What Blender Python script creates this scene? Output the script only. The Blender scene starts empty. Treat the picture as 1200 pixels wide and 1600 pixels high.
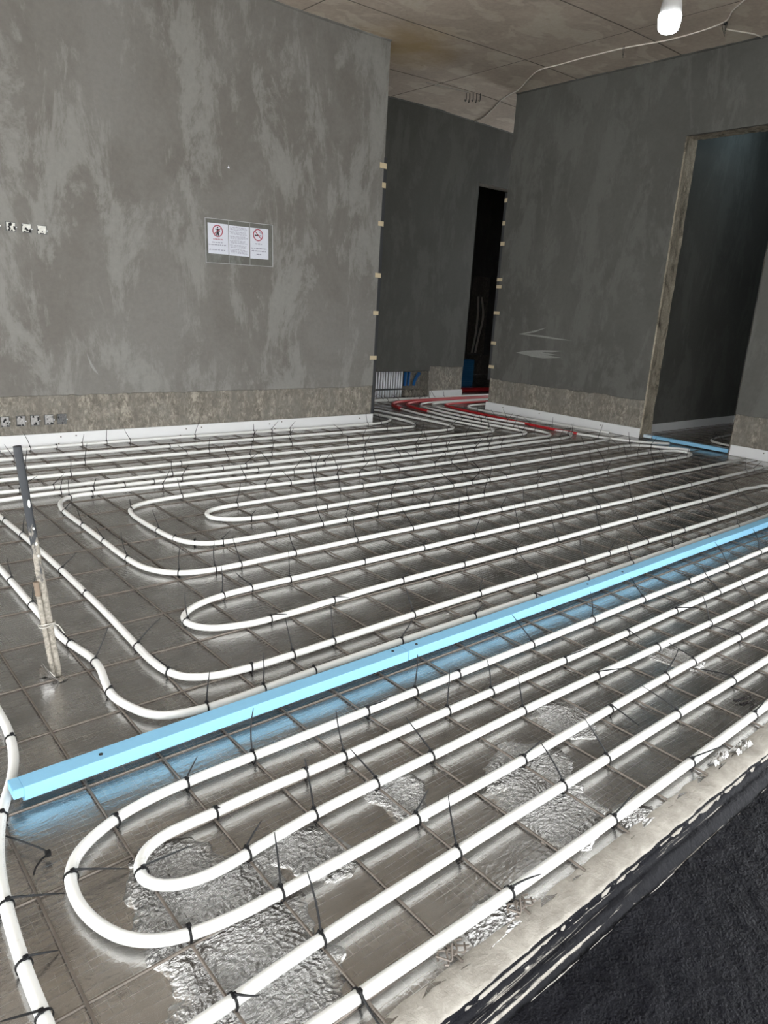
import bpy, bmesh, math, random
from mathutils import Vector, Matrix, noise
C = bpy.context.scene.collection
sc = bpy.context.scene
PI = math.pi

# ------------------------------------------------------------------ camera
cam = bpy.data.objects.new('camera', bpy.data.cameras.new('camera'))
C.objects.link(cam)
cam.data.sensor_width = 36.0
cam.data.lens = 1111.5 / 1600 * 36.0
cam.data.clip_start = 0.02
PITCH, ROLL, YAW = 0.27620, 0.05982, 0.8520
fwd = Vector((math.cos(YAW)*math.cos(PITCH), math.sin(YAW)*math.cos(PITCH), -math.sin(PITCH)))
rgt0 = Vector((math.sin(YAW), -math.cos(YAW), 0))
up0 = rgt0.cross(fwd)
rgt = math.cos(ROLL)*rgt0 + math.sin(ROLL)*up0
upv = -math.sin(ROLL)*rgt0 + math.cos(ROLL)*up0
cam.matrix_world = Matrix(((rgt.x, upv.x, -fwd.x, 0), (rgt.y, upv.y, -fwd.y, 0), (rgt.z, upv.z, -fwd.z, 1.22), (0, 0, 0, 1)))
sc.camera = cam

# ------------------------------------------------------------------ world: bright overcast sky
wd = bpy.data.worlds.new('world'); sc.world = wd; wd.use_nodes = True
bg = wd.node_tree.nodes['Background']
bg.inputs[0].default_value = (0.95, 0.98, 1.0, 1)
bg.inputs[1].default_value = 11.0
sc.view_settings.view_transform = 'Standard'
sc.view_settings.look = 'None'
sc.view_settings.gamma = 1.0
sc.view_settings.use_curve_mapping = False
sc.view_settings.exposure = -0.38
try:
    sc.cycles.max_bounces = 8
    sc.cycles.diffuse_bounces = 5
    sc.cycles.sample_clamp_indirect = 6.0
    sc.cycles.use_denoising = True
except Exception:
    pass

# ------------------------------------------------------------------ materials
class NT:
    """small helper around a node tree"""
    def __init__(s, name):
        s.m = bpy.data.materials.new(name); s.m.use_nodes = True
        s.t = s.m.node_tree; s.n = s.t.nodes; s.b = s.n['Principled BSDF']
        s.out = s.n['Material Output']
    def new(s, kind, **kw):
        n = s.n.new(kind)
        for k, v in kw.items():
            if k in n.inputs.keys(): n.inputs[k].default_value = v
            else: setattr(n, k, v)
        return n
    def link(s, a, b): s.t.links.new(a, b)
    def obj(s): return s.new('ShaderNodeTexCoord').outputs['Object']
    def map(s, vec, scale=(1, 1, 1), loc=(0, 0, 0), rot=(0, 0, 0)):
        m = s.new('ShaderNodeMapping'); m.inputs['Scale'].default_value = scale
        m.inputs['Location'].default_value = loc; m.inputs['Rotation'].default_value = rot
        s.link(vec, m.inputs['Vector']); return m.outputs[0]
    def noise(s, vec, scale, detail=4, rough=.55, dist=0):
        n = s.new('ShaderNodeTexNoise', Scale=scale, Detail=detail, Roughness=rough, Distortion=dist)
        s.link(vec, n.inputs['Vector']); return n.outputs['Fac']
    def ramp(s, fac, stops):
        r = s.new('ShaderNodeValToRGB'); e = r.color_ramp.elements
        while len(e) < len(stops): e.new(.5)
        for k, (p, c) in enumerate(stops):
            e[k].position = p; e[k].color = c if len(c) == 4 else (*c, 1)
        s.link(fac, r.inputs[0]); return r.outputs[0]
    def mix(s, fac, a, b, mode='MIX'):
        m = s.new('ShaderNodeMix', data_type='RGBA', blend_type=mode)
        for sock, v in ((m.inputs[0], fac), (m.inputs[6], a), (m.inputs[7], b)):
            if hasattr(v, 'links') or hasattr(v, 'is_linked'): s.link(v, sock)
            elif isinstance(v, (int, float)): sock.default_value = v
            else: sock.default_value = (*v, 1) if len(v) == 3 else v
        return m.outputs[2]
    def math(s, op, a, b=0.0, c=None):
        m = s.new('ShaderNodeMath', operation=op)
        for k, v in enumerate((a, b, c)):
            if v is None: continue
            if hasattr(v, 'is_linked'): s.link(v, m.inputs[k])
            else: m.inputs[k].default_value = v
        return m.outputs[0]
    def bump(s, h, strength=.3, dist=.01, normal=None):
        b = s.new('ShaderNodeBump', Strength=strength, Distance=dist)
        s.link(h, b.inputs['Height'])
        if normal is not None: s.link(normal, b.inputs['Normal'])
        return b.outputs[0]
    def set(s, **kw):
        for k, v in kw.items():
            i = s.b.inputs[k.replace('_', ' ')]
            if hasattr(v, 'is_linked'): s.link(v, i)
            elif isinstance(v, tuple) and len(v) == 3: i.default_value = (*v, 1)
            else: i.default_value = v
        return s.m
G3 = lambda v, w=(1, 1, 1): (v*w[0], v*w[1], v*w[2])

def plain(name, col, rough=.5, metal=0.0, var=.12, scale=30, bump=0.0):
    t = NT(name); o = t.obj(); f = t.noise(o, scale, 3)
    c = t.mix(f, tuple(x*(1-var) for x in col), tuple(min(1, x*(1+var)) for x in col))
    kw = dict(Base_Color=c, Roughness=rough, Metallic=metal)
    if bump: kw['Normal'] = t.bump(f, bump, .004)
    return t.set(**kw)

def m_plaster(name, dark, light, base, k=1.0):
    t = NT(name); o = t.obj()
    big = t.noise(t.map(o, (1.0, 1.0, .75)), .85, 8, .68, .5)
    st = t.noise(t.map(o, (1.9, 1.9, .75)), 1.5, 9, .74, .35)
    sm = t.noise(o, 26, 5, .7)
    f1 = t.ramp(big, [(.40, (0, 0, 0)), (.50, (.55, .55, .55)), (.60, (1, 1, 1))])
    f2 = t.ramp(st, [(.49, (0, 0, 0)), (.56, (.8, .8, .8)), (.75, (1, 1, 1))])
    c = t.mix(f1, dark, base)
    c = t.mix(t.math('MULTIPLY', f2, .75), c, light)
    c = t.mix(.22*k, c, t.ramp(sm, [(.3, G3(.03)), (.7, G3(.30))]), 'OVERLAY')
    h = t.math('ADD', t.math('MULTIPLY', st, .8), t.math('MULTIPLY', sm, .25))
    return t.set(Base_Color=c, Roughness=.72, Normal=t.bump(h, .25, .01), Specular_IOR_Level=.25)
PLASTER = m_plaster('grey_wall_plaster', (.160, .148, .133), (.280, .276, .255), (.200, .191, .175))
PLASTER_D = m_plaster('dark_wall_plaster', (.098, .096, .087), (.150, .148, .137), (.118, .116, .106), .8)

ADDED_SOFFIT = plain('added_roof_render', (.70, .70, .69), .85, 0, .05, 3)  # pale underside of the added roofs
DUSTY = plain('dusty_concrete', (.27, .255, .23), .9, 0, .3, 60, .3)
SEAM = plain('dark_board_joint', (.16, .135, .11), .9, 0, .3, 9)
PLASTER_SHADE = m_plaster('shaded_corridor_plaster', (.074, .074, .065), (.112, .112, .101), (.088, .088, .079), .8)  # same plaster darkened: the corridor's shade is put into its colour

def m_band():
    t = NT('bare_mortar_band'); o = t.obj()
    n1 = t.noise(t.map(o, (1, 1, .6)), 30, 6, .75, .5); n2 = t.noise(t.map(o, (3, 3, .4)), 2.6, 4, .6)
    n3 = t.noise(o, 5, 3)
    c = t.ramp(n1, [(.36, (.115, .102, .082)), (.5, (.20, .18, .15)), (.62, (.36, .33, .27))])
    c = t.mix(t.ramp(n2, [(.4, (0, 0, 0)), (.62, (.75, .75, .75))]), c, (.15, .135, .115))
    c = t.mix(t.ramp(n3, [(.45, (0, 0, 0)), (.7, (.4, .4, .4))]), c, (.19, .185, .165))
    return t.set(Base_Color=c, Roughness=.9, Normal=t.bump(n1, .7, .012))
BAND = m_band()

def m_ceiling():
    t = NT('raw_concrete_ceiling'); o = t.obj()
    big = t.noise(o, 1.3, 5, .6, .4); bl = t.noise(t.map(o, (1, 1.6, 1)), 2.3, 3, .5, .8); fi = t.noise(o, 22, 5, .7)
    c = t.ramp(big, [(.32, (.50, .42, .345)), (.55, (.575, .495, .41)), (.72, (.62, .54, .455))])
    c = t.mix(t.ramp(bl, [(.54, (0, 0, 0)), (.58, (.55, .55, .55)), (.8, (.7, .7, .7))]), c, (.70, .64, .55))
    c = t.mix(.25, c, t.ramp(fi, [(.3, G3(.1)), (.7, G3(.6))]), 'OVERLAY')
    # ochre stain near the end of the left wall
    d = t.new('ShaderNodeVectorMath', operation='DISTANCE'); t.link(o, d.inputs[0]); d.inputs[1].default_value = (5.3, 6.2, 3.75)
    g = t.math('ADD', d.outputs['Value'], t.math('MULTIPLY', t.math('SUBTRACT', big, .5), 1.2))
    c = t.mix(t.ramp(g, [(.15, G3(.75)), (.75, G3(0))]), c, (.47, .33, .15))
    return t.set(Base_Color=c, Roughness=.85, Normal=t.bump(t.math('ADD', fi, big), .2, .01))
CEIL = m_ceiling()

CRUMPLED = [(.55, 1.24, .13), (.56, 1.12, .17), (.56, .93, .19), (.80, 1.10, .12), (1.12, 1.15, .12), (1.47, 1.01, .17), (1.40, .87, .15), (1.80, 1.10, .12), (1.01, .70, .10), (1.55, .70, .10), (2.5, 1.12, .10)]
def m_foil():
    t = NT('silver_foil'); o = t.obj()
    s = t.new('ShaderNodeSeparateXYZ'); t.link(o, s.inputs[0])
    x, y = s.outputs[0], s.outputs[1]
    # scrim threads woven into the foil, 19 mm apart, slightly wavy
    wob = t.math('MULTIPLY', t.noise(o, 4, 2), .018)
    def thread(v):
        p = t.math('FRACT', t.math('DIVIDE', t.math('ADD', v, wob), .0195))
        return t.math('SUBTRACT', 1.0, t.math('MINIMUM', t.math('MULTIPLY', t.math('ABSOLUTE', t.math('SUBTRACT', p, .5)), 11.0), 1.0))
    tx, ty = thread(x), thread(y)
    scrim = t.math('MAXIMUM', t.math('MULTIPLY', tx, .55), ty)
    brk = t.ramp(t.noise(o, 9, 3), [(.35, G3(.1)), (.6, G3(1))])
    scrim = t.math('MULTIPLY', scrim, brk)
    # long creases, mostly along the room
    cre = t.noise(t.map(o, (1.1, 5.0, 1), rot=(0, 0, .12)), 3.0, 5, .6, .7)
    cre2 = t.noise(t.map(o, (4, 15, 1), rot=(0, 0, -.1)), 3.0, 4, .6, .5)
    # crumpled patches
    vor = t.new('ShaderNodeTexVoronoi', feature='F1', Scale=70.0)
    vv = t.new('ShaderNodeVectorMath', operation='ADD'); t.link(o, vv.inputs[0])
    nz = t.new('ShaderNodeTexNoise', Scale=14.0, Detail=3.0); t.link(o, nz.inputs['Vector'])
    sc_ = t.new('ShaderNodeVectorMath', operation='SCALE'); t.link(nz.outputs['Color'], sc_.inputs[0]); sc_.inputs['Scale'].default_value = .09
    t.link(sc_.outputs[0], vv.inputs[1]); t.link(vv.outputs[0], vor.inputs['Vector'])
    crum = t.math('ADD', vor.outputs['Distance'], t.math('MULTIPLY', t.noise(t.map(o, (1, 1.5, 1)), 120, 3, .6), .8))
    # places where the sheet got crumpled while it was laid: (x, y, radius)
    wob2 = t.new('ShaderNodeTexNoise', Scale=6.0, Detail=3.0); t.link(o, wob2.inputs['Vector'])
    wv = t.new('ShaderNodeVectorMath', operation='SCALE'); t.link(wob2.outputs['Color'], wv.inputs[0]); wv.inputs['Scale'].default_value = .22
    wp = t.new('ShaderNodeVectorMath', operation='ADD'); t.link(o, wp.inputs[0]); t.link(wv.outputs[0], wp.inputs[1])
    acc = None
    for (px_, py_, pr_) in CRUMPLED:
        d = t.new('ShaderNodeVectorMath', operation='DISTANCE'); t.link(wp.outputs[0], d.inputs[0]); d.inputs[1].default_value = (px_+.11, py_+.11, .11)
        q = t.math('SUBTRACT', 1.0, t.math('DIVIDE', d.outputs['Value'], pr_))
        acc = q if acc is None else t.math('MAXIMUM', acc, q)
    pat = t.ramp(acc, [(.12, G3(0)), (.32, G3(1))])
    mask = t.math('MAXIMUM', pat, .02)
    h = t.math('ADD', t.math('MULTIPLY', cre, .9), t.math('MULTIPLY', cre2, .28))
    n1 = t.bump(h, .13, .012)
    n2 = t.bump(t.math('MULTIPLY', crum, mask), 1.0, .021, n1)
    n3 = t.bump(t.math('MULTIPLY', scrim, t.math('ADD', .35, t.math('MULTIPLY', mask, .6))), .22, .0016, n2)
    dirt = t.noise(o, 3.1, 6, .7)
    c = t.ramp(dirt, [(.3, (.37, .36, .348)), (.7, (.52, .51, .497))])
    c = t.mix(t.math('MULTIPLY', scrim, .30), c, (.85, .83, .80))
    dust = t.ramp(t.noise(o, 6.5, 6, .75, .4), [(.35, G3(.05)), (.75, G3(.19))])
    metal = t.math('SUBTRACT', 1.0, dust)
    r = t.math('ADD', .19, t.math('MULTIPLY', t.math('ADD', dust, t.math('MULTIPLY', scrim, .40)), .34))
    return t.set(Base_Color=c, Metallic=metal, Roughness=r, Normal=n3)
FOIL = m_foil()

def m_pipe():
    t = NT('white_plastic_pipe'); o = t.obj()
    uv = t.new('ShaderNodeUVMap').outputs[0]
    s = t.new('ShaderNodeSeparateXYZ'); t.link(uv, s.inputs[0])
    u, v = s.outputs[0], s.outputs[1]
    # small print along the pipe: short grey marks in a narrow line
    band = t.math('LESS_THAN', t.math('ABSOLUTE', t.math('SUBTRACT', v, .60)), .028)
    cv = t.new('ShaderNodeCombineXYZ'); t.link(t.math('MULTIPLY', u, 260.0), cv.inputs[0]); t.link(t.math('MULTIPLY', v, 40.0), cv.inputs[1])
    ch = t.math('GREATER_THAN', t.noise(cv.outputs[0], 1.0, 1), .53)
    gap = t.math('LESS_THAN', t.math('FRACT', t.math('MULTIPLY', u, 1.05)), .42)
    pr = t.math('MULTIPLY', t.math('MULTIPLY', band, ch), t.math('MULTIPLY', gap, .45))
    n = t.noise(o, 14, 4)
    c = t.mix(n, (.66, .655, .635), (.74, .735, .715))
    dirt = t.ramp(t.noise(o, 40, 4, .7), [(.63, G3(0)), (.72, G3(.5))])
    c = t.mix(dirt, c, (.55, .52, .47))
    c = t.mix(pr, c, (.25, .25, .25))
    return t.set(Base_Color=c, Roughness=.38)
PIPE = m_pipe()
STEEL = plain('rusty_mesh_steel', (.17, .145, .125), .55, .55, .3, 40)
TIE = plain('black_nylon', (.010, .010, .011), .45, 0, .2)
TIE.node_tree.nodes['Principled BSDF'].inputs['Specular IOR Level'].default_value = .2
XPS = plain('blue_foam', (.205, .44, .63), .6, 0, .06, 60, .05)
EDGE = plain('white_edge_strip', (.66, .66, .66), .55, 0, .04, 12)
TAPE = plain('beige_masking_tape', (.50, .41, .27), .7, 0, .15, 20)
GUARD = plain('dark_corner_guard', (.040, .041, .044), .5, 0, .2)
RED = plain('red_sleeve', (.42, .018, .022), .45, 0, .15)
BLUEP = plain('blue_corrugated_sleeve', (.01, .085, .24), .45, 0, .15)
WHITEP = plain('white_enamel', (.75, .76, .80), .4, 0, .05)
LAMPGREY = plain('grey_lamp_plastic', (.24, .235, .23), .5, 0, .05)
CABLE = plain('white_cable_skin', (.70, .64, .58), .5, 0, .08)
BLACKM = plain('black_void', (.008, .008, .008), .8, 0, .1)
PAPER = plain('white_paper', (.70, .685, .75), .7, 0, .02)
INK = plain('grey_ink', (.22, .20, .26), .7, 0, .1)
INKB = plain('black_ink', (.02, .015, .02), .6, 0, .1)
INKR = plain('red_ink', (.34, .035, .06), .6, 0, .1)
GYPSUM = plain('splashed_gypsum', (.62, .61, .57), .85, 0, .35, 70, .5)
GYPSUM_G = plain('splashed_grey_mortar', (.33, .32, .31), .85, 0, .5, 70, .5)
GREYBOX = plain('grey_socket_plastic', (.10, .10, .10), .6, 0, .2)
RUST = plain('rusty_iron', (.20, .15, .11), .8, .2, .4, 50, .4)
CHALK = plain('chalk_smear', (.23, .23, .215), .9, 0, .2, 60)

def m_reveal():
    t = NT('broken_mortar_reveal'); o = t.obj()
    n1 = t.noise(t.map(o, (1, 1, .5)), 9, 6, .7, .8); n2 = t.noise(o, 45, 5, .7)
    c = t.ramp(n1, [(.33, (.10, .085, .065)), (.45, (.30, .26, .20)), (.65, (.48, .42, .33))])
    c = t.mix(.4, c, t.ramp(n2, [(.3, G3(.12)), (.7, G3(.7))]), 'OVERLAY')
    return t.set(Base_Color=c, Roughness=.9, Normal=t.bump(t.math('ADD', n1, n2), .8, .02))
REVEAL = m_reveal()

def m_concrete():
    t = NT('threshold_concrete'); o = t.obj()
    n1 = t.noise(o, 16, 6, .7, .4); n2 = t.noise(o, 70, 4, .7)
    c = t.ramp(n1, [(.3, (.22, .20, .175)), (.55, (.33, .305, .27)), (.75, (.42, .395, .36))])
    return t.set(Base_Color=c, Roughness=.9, Normal=t.bump(t.math('ADD', n1, t.math('MULTIPLY', n2, .5)), .6, .012))
CONC = m_concrete()

def m_bitumen():
    t = NT('black_bitumen'); o = t.obj()
    n1 = t.noise(o, 130, 4, .6); n2 = t.noise(t.map(o, (1, 1, 1)), 38, 5, .65, .2); n3 = t.noise(o, 5, 4)
    c = t.ramp(n3, [(.35, (.004, .004, .006)), (.7, (.009, .009, .012))])
    sp = t.ramp(t.noise(o, 55, 3, .6), [(.735, G3(0)), (.76, G3(.7))])
    c = t.mix(sp, c, (.20, .18, .17))
    return t.set(Base_Color=c, Roughness=.36, Normal=t.bump(t.math('ADD', n1, n2), .7, .008), Specular_IOR_Level=.07)
BIT = m_bitumen()
def m_smear():
    t = NT('bitumen_smeared_edge'); o = t.obj()
    n = t.noise(t.map(o, (2.2, 105, 60)), 1.0, 6, .62, .3); n1 = t.noise(o, 80, 4, .6)
    k = t.ramp(n, [(.57, G3(0)), (.62, G3(1))])
    c = t.mix(k, (.007, .007, .009), t.ramp(n1, [(.3, (.20, .185, .165)), (.7, (.42, .39, .345))]))
    return t.set(Base_Color=c, Roughness=.55, Normal=t.bump(n1, .6, .006), Specular_IOR_Level=.08)
SMEAR = m_smear()
GROUND = plain('pale_yard_ground', (.62, .61, .58), .9, 0, .2, 3)

def m_post():
    t = NT('mortar_splashed_iron'); o = t.obj()
    s = t.new('ShaderNodeSeparateXYZ'); t.link(o, s.inputs[0])
    n = t.noise(t.map(o, (1, 1, .35)), 38, 5, .65); n2 = t.noise(o, 120, 3)
    # clean black coat at the top, more and more dried mortar towards the foot
    f = t.math('ADD', t.math('MULTIPLY', s.outputs[2], -1.35), t.math('ADD', n, .25))
    k = t.ramp(f, [(.12, G3(0)), (.22, G3(1))])
    mort = t.ramp(n2, [(.3, (.13, .115, .095)), (.7, (.36, .325, .275))])
    c = t.mix(k, (.022, .024, .028), mort)
    return t.set(Base_Color=c, Roughness=.6, Normal=t.bump(n, .6, .006))
POST = m_post()

def m_sleeve():
    t = NT('clear_plastic_film')
    tr = t.new('ShaderNodeBsdfTransparent'); gl = t.new('ShaderNodeBsdfGlossy', Roughness=.05)
    tr.inputs[0].default_value = (.97, .98, .98, 1); mx = t.new('ShaderNodeMixShader'); mx.inputs[0].default_value = .025
    gl.inputs[0].default_value = (.9, .9, .9, 1)
    t.link(tr.outputs[0], mx.inputs[1]); t.link(gl.outputs[0], mx.inputs[2]); t.link(mx.outputs[0], t.out.inputs[0])
    return t.m
FILM = m_sleeve()
FILM_E = plain('film_welded_edge', (.36, .365, .36), .4, 0, .05)

def m_emit(name, col, s):
    t = NT(name); t.set(Base_Color=col, Emission_Color=col, Emission_Strength=s); return t.m
GLOW = m_emit('glowing_diffuser', (.93, .98, 1.0), 55.0)
GLOW3 = m_emit('cool_corridor_diffuser', (.66, .90, .95), 18.0)
GLOW2 = m_emit('cool_glowing_diffuser', (.62, .86, 1.0), 110.0)

# ------------------------------------------------------------------ object helpers
def link(name, me, mats, parent=None):
    o = bpy.data.objects.new(name, me); C.objects.link(o)
    for m in (mats if isinstance(mats, (list, tuple)) else [mats]):
        if m.name not in me.materials: me.materials.append(m)
    if parent is not None: o.parent = parent
    return o
def tag(o, label, cat, group=None, kind=None):
    o['label'] = label; o['category'] = cat
    if group: o['group'] = group
    if kind: o['kind'] = kind
    return o
def struct(o, label=None):
    o['kind'] = 'structure'
    if label: o['label'] = label
    return o
def empty(name, loc, rz=0.0):
    o = bpy.data.objects.new(name, None); C.objects.link(o); o.location = loc; o.rotation_euler = (0, 0, rz)
    o.empty_display_size = .05; return o

class MB:
    """collects shapes into one mesh"""
    def __init__(s): s.v = []; s.f = []; s.mi = []; s.uv = []
    def add(s, vs, fs, mi=0, uvs=None):
        k = len(s.v); s.v += [tuple(v) for v in vs]
        s.f += [tuple(i + k for i in f) for f in fs]; s.mi += [mi]*len(fs)
        if uvs: s.uv += uvs
        return s
    def box(s, a, b, mi=0):
        x0, y0, z0 = a; x1, y1, z1 = b
        return s.add([(x0,y0,z0),(x1,y0,z0),(x1,y1,z0),(x0,y1,z0),(x0,y0,z1),(x1,y0,z1),(x1,y1,z1),(x0,y1,z1)],
              [(0,3,2,1),(4,5,6,7),(0,1,5,4),(1,2,6,5),(2,3,7,6),(3,0,4,7)], mi)
    def bbox(s, a, b, r=.003, mi=0):
        bm = bmesh.new(); bmesh.ops.create_cube(bm, size=1)
        for v in bm.verts:
            v.co = Vector([(a[i]+b[i])/2 + v.co[i]*(b[i]-a[i]) for i in range(3)])
        bmesh.ops.bevel(bm, geom=bm.edges[:], offset=r, segments=2, affect='EDGES')
        bm.verts.index_update()
        s.add([v.co[:] for v in bm.verts], [tuple(v.index for v in f.verts) for f in bm.faces], mi); bm.free(); return s
    def tube(s, pts, r, n=8, caps=True, mi=0, uv=False, ridges=None):
        pts = [Vector(p) for p in pts]; N = len(pts); rs = r if isinstance(r, (list, tuple)) else [r]*N
        tang = []
        for i in range(N):
            d = pts[min(i+1, N-1)] - pts[max(i-1, 0)]; tang.append(d.normalized() if d.length > 1e-9 else Vector((0, 0, 1)))
        ref = Vector((0, 0, 1)) if abs(tang[0].z) < .95 else Vector((0, 1, 0))
        side = tang[0].cross(ref).normalized(); vs = []; L = 0; Ls = [0]
        for i in range(1, N): L += (pts[i]-pts[i-1]).length; Ls.append(L)
        for i in range(N):
            side = (side - tang[i]*side.dot(tang[i])).normalized(); nb = tang[i].cross(side)
            for k in range(n):
                a = 2*PI*k/n; vs.append(pts[i] + (side*math.cos(a) + nb*math.sin(a))*rs[i])
        fs = []; uvs = []
        for i in range(N-1):
            for k in range(n):
                k2 = (k+1) % n
                fs.append((i*n+k, i*n+k2, (i+1)*n+k2, (i+1)*n+k))
                if uv: uvs += [(Ls[i], k/n), (Ls[i], (k+1)/n), (Ls[i+1], (k+1)/n), (Ls[i+1], k/n)]
        if caps:
            fs.append(tuple(range(n-1, -1, -1))); fs.append(tuple((N-1)*n+k for k in range(n)))
            if uv: uvs += [(0, 0)]*(2*n)
        return s.add(vs, fs, mi, uvs if uv else None)
    def lathe(s, prof, center, n=24, mi=0):
        cx, cy, cz = center; vs = []; fs = []
        for (r, z) in prof:
            for k in range(n): a = 2*PI*k/n; vs.append((cx+r*math.cos(a), cy+r*math.sin(a), cz+z))
        for i in range(len(prof)-1):
            for k in range(n): fs.append((i*n+k, i*n+(k+1) % n, (i+1)*n+(k+1) % n, (i+1)*n+k))
        fs.append(tuple(range(n-1, -1, -1))); fs.append(tuple((len(prof)-1)*n+k for k in range(n)))
        return s.add(vs, fs, mi)
    def mesh(s, name, smooth=False):
        me = bpy.data.meshes.new(name); me.from_pydata(s.v, [], s.f)
        if any(s.mi): me.polygons.foreach_set('material_index', s.mi)
        if s.uv and len(s.uv) == len(me.loops):
            l = me.uv_layers.new(name='UVMap'); l.data.foreach_set('uv', [c for p in s.uv for c in p])
        if smooth: me.polygons.foreach_set('use_smooth', [True]*len(me.polygons))
        me.update(); return me
    def build(s, name, mats, parent=None, smooth=False):
        return link(name, s.mesh(name, smooth), mats, parent)

def catmull(pts, step=.02):
    P_ = [Vector(p) for p in pts]; out = []
    P_ = [P_[0]*2 - P_[1]] + P_ + [P_[-1]*2 - P_[-2]]
    for i in range(1, len(P_)-2):
        a, b, c, d = P_[i-1:i+3]
        def kn(p, q): return max((q-p).length, 1e-4)**.5
        t1 = kn(a, b); t2 = t1 + kn(b, c); t3 = t2 + kn(c, d)
        L = (c-b).length; n = max(1, min(40, int(L/step)))
        # straight long spans need few points
        if L > .12 and (b-a).angle(c-b, 0) < .05 and (c-b).angle(d-c, 0) < .05: n = max(2, int(L/.12))
        for k in range(n):
            t = t1 + (t2-t1)*k/n
            A1 = a*((t1-t)/t1) + b*(t/t1); A2 = b*((t2-t)/(t2-t1)) + c*((t-t1)/(t2-t1)); A3 = c*((t3-t)/(t3-t2)) + d*((t-t2)/(t3-t2))
            B1 = A1*((t2-t)/t2) + A2*(t/t2); B2 = A2*((t3-t)/(t3-t1)) + A3*((t-t1)/(t3-t1))
            out.append(B1*((t2-t)/(t2-t1)) + B2*((t-t1)/(t2-t1)))
    out.append(P_[-2]); return out
rnd = random.Random(7)
def nz(x, y=0, z=0): return noise.noise(Vector((x, y, z)))

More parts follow.
